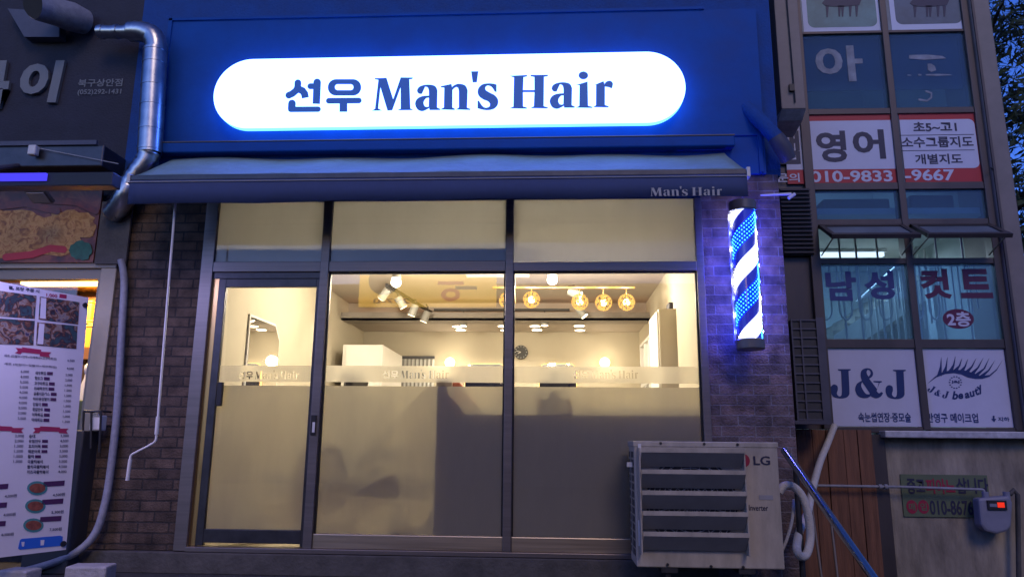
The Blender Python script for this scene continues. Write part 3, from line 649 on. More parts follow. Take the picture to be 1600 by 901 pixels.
def helix(off, hgt, col_band, sb, col_dot, sd, nmz):
    g, dts = MB(), MB(); n = 34
    def pos(t, v, r):  # t in turns
        q = 2 * math.pi * t; return Vector((px_ - r * math.cos(q), py_ - r * math.sin(q), zc + v))
    for turn in range(-1, 3):
        vs = []
        for i in range(n + 1):
            t = i / n
            zc = z0 + off + pitch * (turn + t)
            for v in (-hgt / 2, hgt / 2):
                p = pos(t, 0, pr - .010); p.z = min(z1, max(z0, zc + v)); vs.append(p)
        g.faces(vs, [(2 * i, 2 * i + 2, 2 * i + 3, 2 * i + 1) for i in range(n) if (vs[2 * i + 1] - vs[2 * i]).length > .001])
        for i in range(30):
            t = (i + .5) / 30; zc = z0 + off + pitch * (turn + t)
            for k in range(5):
                v = -hgt / 2 + hgt * (k + .5) / 5
                if z0 + .006 < zc + v < z1 - .006: dts.ball(pos(t, v, pr - .006), .0052, 1)
    b = g.build('spiral_band', emis('band_' + nmz, col_band, sb), bp, solid=1)
    dts.build('lights', emis('led_' + nmz, col_dot, sd), b)
helix(.17, .15, (.0, .022, 1.), 3, (.06, .42, 1.), 5, 'blue')
helix(.17 + pitch / 2 - .475, .15, (.5, .55, 1.), 2.4, (1, 1, 1), 5, 'white')
for k in range(8):
    z_ = z0 + .06 + k * .118; blue = k % 2 == 0
    for sgn in (-1, 1):
        if sgn > 0: blue = not blue
        l = bpy.data.lights.new('led_light', 'POINT'); l.energy = 3.4 if blue else .3; l.color = (.012, .018, 1.) if blue else (.75, .72, 1.); l.shadow_soft_size = .02
        o = bpy.data.objects.new('led_light', l); C.objects.link(o); o.location = (px_ + sgn * (pr + .012), py_ + .03, z_); o.parent = bp
ar = thing('arrow_hook', 'small pale metal hook bar sticking out of the pier above barber pole', 'hook')
MB().tube([P(1188, 305, -.06), P(1236, 303, -.06)], [.006, .012], 8).build('bar', K['white'], ar); MB().tube([P(1242, 303, -.06), P(1232, 310, -.06)], .013, 8).build('tip', K['white'], ar)
# ================================================================== OUTDOOR AIR CONDITIONER UNIT
ac = thing('outdoor_air_conditioner', 'pale outdoor air conditioner unit with slatted wind guard below brick pier', 'air conditioner')
X0, X1, Y0, Y1, Z0, Z1 = .528, 1.43, -.45, -.12, .262, 1.022
MB().box(X0, X1, Y0, Y1, Z0, Z1).build('casing', K['acpaint'], ac, bevel=.008)
MB().box(X0 - .006, X1 + .006, Y0 - .004, Y1 + .004, Z1 - .032, Z1 + .004).build('lid', K['acpaint'], ac, bevel=.006)
g = MB(); n = 13
for i in range(n): g.box(X0 - .003, X0 - .001, Y0 + .04, Y1 - .03, Z0 + .06 + i * .05, Z0 + .097 + i * .05)
sg = g.build('side_vents', K['acblack'], ac)
g = MB(); g.box(X0 - .007, X0 - .0035, (Y0 + Y1) / 2 - .006, (Y0 + Y1) / 2 + .006, Z0 + .04, Z1 - .05); g.build('vent_rib', K['acpaint'], sg)
GP = FY(Y0)
fc = Vector((X0 + .35, Y0 - .004, (Z0 + Z1) / 2 + .01))
fg = MB().prism(GP, ell(fc.x, fc.z, .285, .285, 40), .001, .004).build('fan_opening', K['acblack'], ac)
g = MB()
for k in range(1, 10): 
    rr = .03 * k; pts = [Vector((fc.x + rr * math.cos(a), Y0 - .010, fc.z + rr * math.sin(a))) for a in [2 * math.pi * i / 36 for i in range(37)]]; g.tube(pts, .0022, 5, cap=False)
for i in range(24): a = 2 * math.pi * i / 24; g.tube([(fc.x + .04 * math.cos(a), Y0 - .012, fc.z + .04 * math.sin(a)), (fc.x + .285 * math.cos(a), Y0 - .012, fc.z + .285 * math.sin(a))], .002, 5)
g.build('fan_grille', K['acdark'], ac, smooth=True)
wd_a = MB(); sx0_, sx1_ = FY(-.53).uv(1003, 775)[0], FY(-.53).uv(1165, 775)[0]
wg = wd_a.box(sx0_ - .012, sx0_ - .002, -.535, Y0, .345, .985).build('wind_guard', K['acpaint'], ac, bevel=.002)
MB().box(sx1_ + .001, sx1_ + .011, -.535, Y0, .345, .985).build('guard_side', K['acpaint'], wg, bevel=.002)
WP = FY(-.56)
for yt in (700, 733.5, 766.5, 798.5, 831):
    zt_ = WP.uv(1085, yt)[1]; a = Vector((0, -.56, zt_)); b = Vector((0, -.474, zt_ - .114))
    g = MB(); g.box(sx0_, sx1_, -.563, -.556, zt_ - .026, zt_); lip = g.build('slat_lip', K['acpaint'], wg); g = MB()
    d = b - (a - Vector((0, 0, .026))); c = (b + a - Vector((0, 0, .026))) / 2
    g.obox((0 + (sx0_ + sx1_) / 2, c.y, c.z), (1, 0, 0), d, d.cross(Vector((1, 0, 0))), sx1_ - sx0_, d.length, .004)
    g.build('slat', K['slatgrey'], wg)
for yb in ((693, 727), (812, 852)): MB().pxrect(FY(-.462), (997, yb[0], 1002, yb[1]), 0, .006).build('clip', K['white'], wg)
lg = MB(); put_text(lg, GP, 'LG', (1177, 712, 1203, 726), .003, .02); lg.build('lettering', K['ink'], ac, solid=1)
rm = MB().prism(GP, ell(*GP.uv(1161, 719), .042, .042), .0015, .003).build('emblem', K['redmark'], ac)
lg = MB(); put_text(lg, FY(Y0), 'Dual Inverter', (1150, 788, 1200, 797), .003, .01); lg.build('caption', K['ink'], ac, solid=1)
MB().pxrect(GP, (1186, 773, 1208, 780), .001, .003).build('name_plate', K['acdark'], ac)
g = MB()
for (x, y) in ((1032, 692), (1100, 693), (1152, 694), (1043, 881), (1111, 884), (1161, 885)):
    u, v_ = GP.uv(x, y); g.prism(GP, ell(u, v_, .009, .009, 10), .002, .009)
g.build('screws', K['darkframe'], ac)
g = MB().box(X0 - .04, X0 - .006, Y0 + .06, Y0 + .09, Z1 - .16, Z1 - .13); g.build('cable_clip', K['white'], ac)
for x in (X0 + .15, X1 - .28):
    MB().box(x, x + .10, Y0 - .0, Y1 + .02, Z0 - .03, Z0 - .001).build('foot', K['darkframe'], ac)
    MB().box(x + .03, x + .06, Y0 + .02, Y0 + .06, GZ, Z0 - .031).build('foot_post', K['darkframe'], ac)
# pipes beside the unit
def pipe(name, pts, r, m_, lb, cat, k=8): 
    o = MB().tube(smooth_path(pts, k), r, 14).build(name, m_, None, smooth=True); return tag(o, lb, cat)
Yp = -.30
pipe('insulated_hose', [P(1217, 768, Yp), P(1226, 758, Yp), P(1240, 760, Yp), P(1254, 776, Yp), P(1263, 805, Yp), P(1266, 840, Yp), P(1260, 865, Yp - .03), P(1250, 868, Yp - .06), P(1245, 855, Yp - .06), P(1249, 830, Yp + .05), P(1262, 800, Yp + .3), P(1268, 770, .2), P(1280, 725, .5), P(1292, 695, .72), P(1304, 664, .8)], .026, K['hose'], 'thick white wrapped hose looping beside the slatted air conditioner', 'hose')
pipe('thin_hose', [P(1240, 780, Yp + .1), P(1238, 810, Yp + .02), P(1230, 840, Yp), P(1222, 860, Yp), P(1219, 872, Yp)], .010, K['hose'], 'thin white hose hanging inside the thick wrapped hose loop', 'hose')
for a, b, lb in ((P(1246, 740, .2), P(1254, 905, .1), 'thin dark pipe just right of the air conditioner'), (P(1266, 775, .3), P(1284, 905, .2), 'thin dark pipe left of brown boards, behind wrapped hose'), (P(1298, 810, .5), P(1309, 905, .4), 'thin dark pipe in front of the brown boards')):
    o = MB().tube([a, b], .009, 10).build('thin_pipe', K['pillar'], None, smooth=True); tag(o, lb, 'pipe', 'thin pipes below the handrail')
hr = thing('handrail', 'shiny polished steel handrail sloping down to the right', 'handrail')
a, b = P(1226, 704, -.25), P(1372, 912, -1.15)
MB().tube([a, b], .024, 20).build('rail', K['chrome'], hr, smooth=True); MB().ball(a, .025, 3).build('end_cap', K['chrome'], hr, smooth=True)
MB().cyl((a.x + .05, a.y - .04, GZ), (a.x + .05, a.y - .04, a.z - .07), .018).build('post', K['darkframe'], hr, smooth=True)
# ================================================================== GLAZED BUILDING ON THE RIGHT
YR = .9
gb = thing('glazed_building', 'neighbouring building with bronze window grid and stickers on its glass', 'building')
RP = FY(YR)
MX = [(2.20, 2.28), (2.985, 3.04), (3.70, 3.76)]
rows = [RP.uv(1400, y)[1] for y in (50, 171, 177, 287, 297, 345, 352, 388, 412, 530, 545, 667)]
g = MB()
for a, b in MX: g.box(a, b, YR - .03, YR + .08, 1.14, 5.7)
zs = {}
def band(pxa, pxb):  # horizontal frame member between two picture rows (measured at x = 1400)
    za, zb = RP.uv(1400, pxb)[1], RP.uv(1400, pxa)[1]; return za, zb
bands = [band(49, 53), band(170, 179), band(286, 297), band(343, 354), band(404, 413), band(530, 544), band(667, 676)]
for a, b in bands:
    for (q0, q1) in ((MX[0][1], MX[1][0]), (MX[1][1], MX[2][0])): g.box(q0, q1, YR - .022, YR + .07, a, b)
g.build('window_frame', K['alu'], gb, bevel=.004)
MB().box(3.76, 3.93, YR - .06, YR + .5, -1.3, 5.8).build('corner_pillar', K['pillar'], gb, bevel=.01)
MB().box(3.765, 3.785, YR - .075, YR - .061, .9, 5.8).build('pillar_trim', K['alu'], gb)
MB().box(1.72, 2.20, YR + .02, YR + .3, 1.14, 5.8).build('wall', K['alu'], gb)
MB().box(2.62, 3.95, YR - .02, YR + .25, -1.3, 1.07).build('base_wall', K['plaster'], gb)
le = MB().box(2.63, 3.98, YR - .14, YR + .1, 1.075, 1.13).build('ledge', K['ledge'], gb, bevel=.008)
MB().box(2.56, 2.66, YR - .05, YR + .1, -1.3, 1.10).build('post', K['alu'], gb)
wd_ = MB(); x = 1.72
while x < 2.56:
    ww = random.uniform(.10, .17); wd_.box(x, min(2.56, x + ww - .006), YR - .04 - random.uniform(0, .012), YR + .1, -1.3, 1.135); x += ww
wp = wd_.build('board_wall', K['wood'], None); tag(wp, 'reddish brown vertical board wall under the window stickers', 'board wall')
# interior rooms
cool = (.58, .80, 1.)
rm = MB(); XL, XR, YB = 2.0, 3.9, 3.2
for (za, zb) in ((1.0, 3.0), (3.05, 5.7)):
    rm.box(XL, XR, YB, YB + .1, za, zb); rm.box(XL - .1, XL, YR + .1, YB, za, zb); rm.box(XR - .1, XR, YR + .5, YB, za, zb)
rm.box(XL, XR, YR + .1, YB, 2.985, 3.04); rm.box(XL, XR, YR + .1, YB, 1.0, 1.1); rm.box(XL, XR, YR + .1, YB, 5.6, 5.7)
rw = rm.build('room_wall', mat('stair_wall', (.50, .56, .56), .8, 0, .12, 3), gb)
def tubelight(loc, e, lb):
    t = thing('tube_light', lb, 'ceiling light', 'cool tube lights in the glazed building')
    MB().box(loc[0] - .5, loc[0] + .5, loc[1] - .03, loc[1] + .03, loc[2], loc[2] + .04).build('diffuser', emis('tube_glow', cool, 1.5), t)
    MB().box(loc[0] - .52, loc[0] + .52, loc[1] - .05, loc[1] + .05, loc[2] + .041, loc[2] + .07).build('base', K['white'], t)
    l = bpy.data.lights.new('tube_light', 'AREA'); l.shape = 'RECTANGLE'; l.size = 1; l.size_y = .06; l.energy = e; l.color = cool
    o = bpy.data.objects.new('tube_light', l); C.objects.link(o); o.location = (loc[0], loc[1], loc[2] - .005); o.parent = t
tubelight((2.9, 2.2, 2.91), 17, 'cool tube light over the staircase behind lettered windows')
tubelight((2.9, 2.6, 4.45), 4, 'cool tube light in the upstairs room above the red sign')
# stairs and railings
stc = thing('staircase', 'pale concrete staircase rising behind the lettered lower window', 'staircase')
g = MB(); n = 9
a, b = P(1300, 528, 2.3), P(1450, 430, 2.3)
for i in range(n):
    t = i / n; xa = a.x + (b.x - a.x) * t; xb = a.x + (b.x - a.x) * (i + 1) / n; z_ = a.z + (b.z - a.z) * (i + 1) / n
    g.box(xa, xb, 2.25, 3.15, z_ - .30, z_)
g.build('steps', K['plaster'], stc); MB().prism(FY(2.24), [(a.x, a.z - .22), (b.x, b.z - .22), (b.x, b.z + .02), (a.x, a.z + .02)], -.008, .0).build('string', K['white'], stc)
wr_ = thing('window_railing', 'white looped metal window railing behind the lettered lower window', 'railing'); g = MB()
Yw = YR + .14; zl, zh = P(1400, 496, Yw).z, P(1400, 409, Yw).z
for x0_, x1_ in ((2.30, 2.97), (3.08, 3.62)):
    n = 4; wdt = (x1_ - x0_) / n
    for i in range(n):
        xa = x0_ + i * wdt; xm = xa + wdt * .62
        g.tube(smooth_path([(xa, Yw, zl + .08), (xa + .01, Yw, zl + .02), ((xa + xm) / 2, Yw, zl - .02), (xm - .01, Yw, zl + .02), (xm, Yw, zl + .08)], 4) + [Vector((xm, Yw, zh - .05))] + smooth_path([(xm, Yw, zh - .05), (xm + .01, Yw, zh - .01), (xm + wdt * .19, Yw, zh + .02), (xm + wdt * .38 - .01, Yw, zh - .01), (xm + wdt * .38, Yw, zh - .05)], 4)[1:] + [Vector((xm + wdt * .38, Yw, zl + .08))], .007, 6)
g.build('loops', K['white'], wr_, smooth=True); g = MB()
for x in (2.32, 2.52, 2.66, 2.84, 3.14, 3.34, 3.56): g.tube([(x, Yw + .03, rows[9]), (x, Yw + .03, zh + .3)], .009, 6)
g.build('bars', K['white'], wr_, smooth=True)
sr = thing('stair_banister', 'pale banister with thin bars on the staircase behind windows', 'banister'); g = MB()
for i in range(11):
    t = i / 10; x = a.x + .25 + (b.x - a.x - .2) * t * .8; z_ = a.z + (b.z - a.z) * t * .8
    g.tube([(x, 2.1, z_ - .4), (x, 2.1, z_ + .35)], .010, 6)
g.build('bars', K['white'], sr); MB().tube([(a.x + .2, 2.1, a.z + .33), (b.x - .1, 2.1, b.z + .30)], .02, 8).build('rail', K['white'], sr)
# panes
def rpane(i, pxa, pxb, m_, name='window_pane', h=.0): 
    a, b = RP.uv(1400, pxb)[1], RP.uv(1400, pxa)[1]; q = ((MX[0][1], MX[1][0]), (MX[1][1], MX[2][0]))[i]
    return MB().rect(RP, q[0], a, q[1], b, h - .004, h).build(name, m_, gb)
for i in (0, 1):
    rpane(i, -80, 49, K['frost']); rpane(i, 53, 170, K['hazeglass']); rpane(i, 297, 343, K['hazeglass']); rpane(i, 413, 530, K['hazeglass']); rpane(i, 179, 286, K['frost'])
    q = ((MX[0][1], MX[1][0]), (MX[1][1], MX[2][0]))[i]
    za, zb = band(354, 404); L = Vector((0, -.26, -.16))
    top = Vector(((q[0] + q[1]) / 2, YR - .03, zb)); bot = top + L; d = L.normalized(); nn = d.cross(Vector((1, 0, 0)))
    sash = MB(); wdt = q[1] - q[0]
    sash.obox(top + d * .02, (1, 0, 0), d, nn, wdt, .04, .03); sash.obox(bot, (1, 0, 0), d, nn, wdt, .05, .035)
    for sgn in (-1, 1): sash.obox((top + bot) / 2 + Vector((sgn * (wdt / 2 - .02), 0, 0)), (1, 0, 0), d, nn, .04, L.length, .03)
    s_ = sash.build('tilted_sash', K['alu'], gb); MB().obox((top + bot) / 2, (1, 0, 0), d, nn, wdt - .08, L.length - .06, .006).build('pane', K['frost'], s_)
    for sgn in (-1, 1): MB().tube([bot + Vector((sgn * (wdt / 2 - .03), 0, 0)), Vector((q[0] + .02 if sgn < 0 else q[1] - .02, YR, za + .03))], .006, 6).build('stay', K['steel'], s_)
# dim storage and blinds behind upper glass
bx_ = MB(); bx_.box(2.285, 3.70, YR + .10, YR + .12, RP.uv(1400, 132)[1], RP.uv(1400, 50)[1]); o = bx_.build('window_board', mat('board_blue', (.06, .085, .14), .8, 0, .25, 4), None); tag(o, 'grey blue board behind the upper half of the torn lettering window', 'board')
for b, lb in (((1287, 310, 1392, 342), 'dark flat box seen through the window below the red sign at left'), ((1423, 304, 1492, 336), 'dark maroon box seen through the window below the red sign at right')):
    pl = FY(YR + .35); o = MB().pxrect(pl, b, -.25, 0).build('stored_box', K['purple'] if 'maroon' in lb else K['darkstuff'], None, bevel=.02); tag(o, lb, 'box')
# torn lettering
tl = thing('torn_lettering', 'worn torn pale letters peeling off the upper window glass', 'lettering')
g = MB(); put_text(g, RP, '아', (1274, 72, 1348, 128), .004, .03); g.build('letter', K['tornpale'], tl, solid=1)
g = MB()
for b in ((1420, 86, 1478, 94), (1449, 100, 1462, 113), (1417, 117, 1424, 119), (1434, 116, 1440, 119), (1446, 116, 1488, 119)):
    u0, v0, u1, v1 = RP.bb(b); g.prism(RP, [(u0, v0 + (v1 - v0) * .3), (u0 + (u1 - u0) * .4, v0), (u1, v0 + (v1 - v0) * .2), (u1 - (u1 - u0) * .1, v1 - (v1 - v0) * .3), (u0 + (u1 - u0) * .5, v1), (u0 + .004, v1)], .001, .004)
g.prism(RP, [RP.uv(*p) for p in stroke([(1447, 143), (1455, 146), (1455, 153), (1448, 158), (1436, 156)], 3)], .001, .004)
g.build('fragment', K['tornpale'], tl)
# piano posters
def piano_poster(i, b, m_in, lb):
    t = thing('window_poster', lb, 'poster', 'posters at the very top of the glazed building')
    u0, v0, u1, v1 = RP.bb(b); MB().rect(RP, u0, v0, u1, 5.6, .001, .004).build('sheet', K['poster'], t)
    uu0, vv0, uu1, _ = RP.bb((b[0] + 7, 0, b[2] - 9, b[3] - 10)); MB().prism(RP, rrect(uu0, vv0, uu1, 5.55, .06), .0045, .006).build('picture', m_in, t)
    x, y = b[0] + 28, 0; g = MB()
    f = lambda X, Y: RP.uv(b[0] + X, Y)
    g.prism(RP, [f(30, 6), f(34, 1), f(40, -2), f(50, -30), f(90, -34), f(92, 0), f(88, 9), f(60, 12), f(36, 11)], .0065, .009)
    for xx, yy in ((38, 28), (57, 27), (62, 27), (74, 27), (84, 27)): g.prism(RP, [f(xx - 2.5, 10), f(xx + 2.5, 10), f(xx + 1, yy), f(xx - 1, yy)], .0065, .009)
    g.build('piano_print', K['ink'], t)
    return t
teal = mat('teal_print', (.16, .26, .27), .5, 0, .35, 4); slate = mat('slate_print', (.12, .15, .20), .5, 0, .3, 4)
piano_poster(0, (1254, 0, 1378, 53), teal, 'white bordered poster of a grand piano on teal, left window')
piano_poster(1, (1391, 0, 1510, 48), slate, 'white bordered poster of a grand piano on slate blue, right window')
# red and white academy banner (spread over the panes)
sn = thing('academy_banner', 'red and white lesson banner with phone number across the windows', 'banner')
BP = FY(YR - .002)
def ban(b, h0, h1, m_, name): return MB().pxrect(BP, b, h0, h1).build(name, m_, sn)
bz0, bz1 = BP.uv(1400, 286)[1], BP.uv(1400, 178)[1]
rd = MB(); 
for a, b in ((2.06, 2.20), (2.28, 2.985), (3.06, 3.70)): rd.rect(BP, a, bz0, b, bz1, .001, .004)
rd.build('red_sheet', K['red'], sn)
wz0, wz1 = BP.uv(1400, 264)[1], BP.uv(1400, 188)[1]
wh = MB(); wh.rect(BP, 2.06, wz0, 2.20, wz1, .0045, .006); wh.rect(BP, 2.28, wz0, 2.985, wz1, .0045, .006)
u1 = BP.uv(1526, 225)[0]; wh.prism(BP, [(3.06, wz0)] + [(u1 - .05 + .05 * math.cos(rad(q)), wz0 + .05 + .05 * math.sin(rad(q))) for q in range(-90, 1, 15)] + [(u1 - .05 + .05 * math.cos(rad(q)), wz1 - .05 + .05 * math.sin(rad(q))) for q in range(0, 91, 15)] + [(3.06, wz1)], .0045, .006)
wh.build('white_sheet', K['poster'], sn)
g = MB()
put_text(g, BP, '쌤', (1208, 205, 1249, 257), .008, .03); put_text(g, BP, '영', (1275, 205, 1322, 254), .008, .035); put_text(g, BP, '어', (1332, 203, 1382, 249), .008, .035)
put_text(g, BP, '초5~고1', (1426, 191, 1494, 206), .008, .03); put_text(g, BP, '소수그룹지도', (1408, 214, 1520, 231), .008, .025); put_text(g, BP, '개별지도', (1429, 241, 1503, 257), .008, .025)
for b in ((1404, 211, 1521, 212), (1406, 235, 1522, 236)): g.pxrect(BP, b, .0065, .0075)
g.build('lettering', K['ink'], sn, solid=1)
g = MB(); put_text(g, BP, '문의', (1213, 271, 1249, 285), .007, .02); g.build('enquiry_word', K['poster'], sn, solid=1); g = MB(); put_text(g, BP, '010-9833', (1266, 267, 1394, 285), .007, .025); put_text(g, BP, '-9667', (1413, 265, 1491, 283), .007, .025); g.build('phone_number', K['poster'], sn, solid=1)
# cut-out window letters and floor number
wlm = mat('blue_letter', (.03, .05, .22), .5)
lt = thing('window_lettering', 'large blue and maroon cut out letters on the stair window', 'lettering')
g = MB(); put_text(g, RP, '남', (1290, 424, 1338, 470), .005, .04); put_text(g, RP, '성', (1350, 423, 1397, 468), .005, .04); g.build('blue_letters', wlm, lt, solid=1)
g = MB(); put_text(g, RP, '컷', (1438, 420, 1485, 467), .005, .04); put_text(g, RP, '트', (1499, 420, 1549, 466), .005, .04); g.build('maroon_letters', mat('maroon_letter', (.085, .012, .06), .5), lt, solid=1)
fl = thing('floor_sticker', 'maroon oval sticker with floor number below the maroon letters', 'sticker')
u, v_ = RP.uv(1497, 498); MB().prism(RP, ell(u, v_, .125, .083, 32), .001, .004).build('oval', mat('maroon_oval', (.11, .012, .06), .5), fl)
g = MB(); put_text(g, RP, '2층', (1479, 487, 1516, 510), .006, .03); g.build('lettering', K['poster'], fl, solid=1)
# beauty salon boards
def cream_board(i, lb):
    t = thing('salon_board', lb, 'sign board', 'white boards in the lowest window row'); q = ((MX[0][1], MX[1][0]), (MX[1][1], MX[2][0]))[i]
    za, zb = band(545, 666); MB().rect(RP, q[0] + .002, za, q[1] - .002, zb, -.01, .002).build('panel', K['poster'], t); return t
J_ = "162,140 335,140 335,155 305,165 318,420* 310,490* 260,525* 180,530* 100,505* 66,440* 70,375* 110,345* 155,365* 162,415* 150,470* 180,505* 210,490* 218,430 205,165 165,155"
AMP_O = "600,500 560,522* 490,525* 425,490* 395,410* 420,335* 485,295 468,230* 480,160* 540,128* 605,140* 635,195* 620,240* 582,268 690,410 712,320 640,312 640,298 752,300 752,315 722,322 682,432 712,462* 745,445 768,460 740,505* 680,530* 630,515*"
AMP_H1 = "575,240 600,205* 595,165* 565,150* 548,175* 555,210*"; AMP_H2 = "490,310 475,360* 500,420* 540,470* 585,478 592,465"
def jj(pl, b=None):
    c = lambda s, dx=0: [pl.uv(1290 + (x + dx) / 8.58, 560 + (y + dx * .012) / 8.58) for x, y in spline_poly(s)]
    return [(c(J_), []), (c(AMP_O), [c(AMP_H1), c(AMP_H2)]), (c(J_, 738), [])]
b1 = cream_board(0, 'white board reading large serif letters with an ampersand'); BD = FY(YR - .002)
JJ = jj(BD); g = MB(); put_glyphs(g, BD, JJ, .003); put_text(g, BD, '속눈썹연장·증모술', (1341, 644, 1423, 659), .003, .02); g.build('lettering', K['navy'], b1, solid=1)
b2 = cream_board(1, 'white board with an eyelash drawing above curved lettering')
g = MB(); cr_ = lambda x, y: BD.uv(1435 + x / 7.206, 545 + y / 7.206)
lash = [(100, 390), (200, 318), (300, 280), (400, 270), (480, 285), (560, 320), (640, 335), (720, 335), (800, 310), (880, 240), (945, 125), (880, 225), (800, 290), (700, 305), (620, 270), (520, 240), (420, 232), (330, 245), (240, 272), (180, 315)]
g.prism(BD, [cr_(*p) for p in lash], .001, .003)
for (x, y), (ex, ey), mid in (((225, 290), (256, 90), (250, 190)), ((280, 262), (325, 90), (310, 190)), ((350, 245), (415, 80), (395, 170)), ((400, 238), (490, 100), (460, 180)), ((470, 245), (555, 110), (525, 185)), ((530, 252), (650, 100), (600, 190)), ((590, 270), (730, 95), (670, 200)), ((640, 285), (795, 100), (740, 210)), ((690, 305), (860, 125), (790, 230))):
    p = [(x - 16, y + 4), (mid[0] - 9, mid[1] + 6), (ex, ey), (mid[0] + 9, mid[1] + 8), (x + 34, y + 12)]; g.prism(BD, [cr_(*q) for q in p], .0032, .005)
g.build('eyelash_print', K['navy'], b2)
g = MB(); q0, q1 = cr_(110, 560), cr_(720, 450)
word = [('J', 145, 450, 28), ('&', 218, 492, 20), ('J', 305, 512, 10), ('b', 410, 520, 2), ('e', 475, 530, -6), ('a', 545, 522, -12), ('u', 605, 505, -18), ('t', 655, 478, -24), ('y', 695, 455, -30)]
for ch, x, y, an in word:
    if ch in 'J&':
        gl = [JJ[0]] if ch == 'J' else [JJ[1]]; a_ = gbox(gl); hh = (.060, .052)[ch == '&']; wd2 = hh * (a_[2] - a_[0]) / (a_[3] - a_[1]); cu_, cv_ = cr_(x, y); ca_, sa_ = math.cos(rad(-an)), math.sin(rad(-an))
        V, T = cdt(gmap(gl, (-wd2 / 2, -hh / 2, wd2 / 2, hh / 2))); g.tris(BD, V, T, .003, lambda u, v: (cu_ + (u + v * .2) * ca_ - v * sa_, cv_ + (u + v * .2) * sa_ + v * ca_)); continue
    V, T, bx = text_tris(ch, .035, .25); hh = {'J': 82, '&': 82, 'b': 88, 't': 75, 'y': 80}.get(ch, 58); s = hh / (bx[3] - bx[1]) / 7.206 / 180; cxx, cyy = (bx[0] + bx[2]) / 2, (bx[1] + bx[3]) / 2; cu_, cv_ = cr_(x, y); ca_, sa_ = math.cos(rad(-an)), math.sin(rad(-an))
    g.tris(BD, V, T, .003, lambda u, v: (cu_ + ((u - cxx) * ca_ - (v - cyy) * sa_) * s * 1.0, cv_ + ((u - cxx) * sa_ + (v - cyy) * ca_) * s))
g.build('curved_lettering', K['navy'], b2, solid=1)
g = MB(); put_text(g, BD, '반영구 메이크업', (1448, 645, 1528, 660), .003, .02); put_text(g, BD, '지하', (1559, 651, 1577, 658), .003, .02); put_text(g, BD, 'J&J', (1486, 594, 1499, 599), .003, .03)
g.prism(BD, [cr_(*p) for p in ((835, 750), (855, 750), (855, 785), (875, 785), (850, 822), (818, 785), (835, 785))], .002, .003)
for k in range(14): q = 2 * math.pi * k / 14; u, v_ = cr_(415 + 66 * math.cos(q), 375 + 66 * math.sin(q)); g.rect(BD, u - .006, v_ - .004, u + .006, v_ + .004, .002, .003)
g.build('lettering', K['navy'], b2, solid=1)
# louvred unit between pier and windows
lv = thing('louvred_unit', 'dark louvred metal unit squeezed between brick pier and bronze windows', 'louvre unit')
LP = FY(.55); u0, v0, u1, v1 = LP.bb((1240, 500, 1288, 655))
MB().rect(LP, u0, v0, u1, v1, -.25, -.006).build('casing', K['acblack'], lv); g = MB()
for i in range(12): z_ = v0 + (v1 - v0) * i / 11; g.rect(LP, u0, z_ - .006, u1, z_ + .006, -.004, .006)
for u in (u0, u0 + (u1 - u0) * .3, u1 - .04): g.rect(LP, u, v0 - .01, u + .012, v1 + .01, -.005, .009)
g.rect(LP, u1 - .04, v0 - .03, u1 + .02, v1 + .02, -.02, .011); g.rect(LP, u0 - .02, v0 - .035, u1 + .02, v0 - .008, -.2, .012)
g.build('grille', K['cage'], lv)
sv = thing('slatted_vent', 'dark blue slatted vent panel beside the red banner above barber pole', 'vent')
LP = FY(.86); u0, v0, u1, v1 = LP.bb((1222, 294, 1268, 398)); MB().rect(LP, u0, v0, u1, v1, -.05, 0).build('panel', K['acblack'], sv); g = MB()
for i in range(16): z_ = v0 + (v1 - v0) * (i + .5) / 16; g.obox(LP.pt((u0 + u1) / 2, z_, .012), (1, 0, 0), (0, 1, .8), (0, -.8, 1), u1 - u0, .026, .004)
g.build('slats', K['cage'], sv)
# projecting box at the top with cable, and duct elbow
pb = thing('projecting_box', 'tall pale metal box hanging between blue upper wall and piano posters', 'box')
BX = FY(.45); u0, v0, u1, v1 = BX.bb((1213, -60, 1250, 170)); MB().rect(BX, u0, v0, u1, 5.7, -.35, 0).build('casing', K['pillar'], pb, bevel=.006)
MB().prism(Plane((u0, 0, 0), (0, 1, 0), (0, 0, 1)), [(.45, v0 - .002), (.8, v0 - .002), (.8, v0 - .10), (.55, v0 - .06)], 0, u1 - u0).build('sloped_base', K['ledge'], pb)
MB().tube([BX.pt((u0 + u1) / 2, 5.6, .012), BX.pt((u0 + u1) / 2 + .01, v0 + .05, .012)], .006, 6).build('cable', K['black'], pb); uu, vv = BX.uv(1236, 139); MB().rect(BX, uu - .02, vv - .03, uu + .02, vv + .03, .002, .03).build('switch', K['black'], pb)
de = thing('vent_pipe', 'stubby grey vent pipe elbow poking out beside the red banner', 'vent pipe')
MB().tube([P(1165, 168, .0), P(1195, 196, -.12), P(1215, 218, -.14)], .055, 20).build('tube', K['upper'], de, smooth=True); MB().tube([P(1212, 214, -.14), P(1224, 232, -.13), P(1232, 250, -.10)], [.058, .064, .054], 20).build('elbow', K['cage'], de, smooth=True)
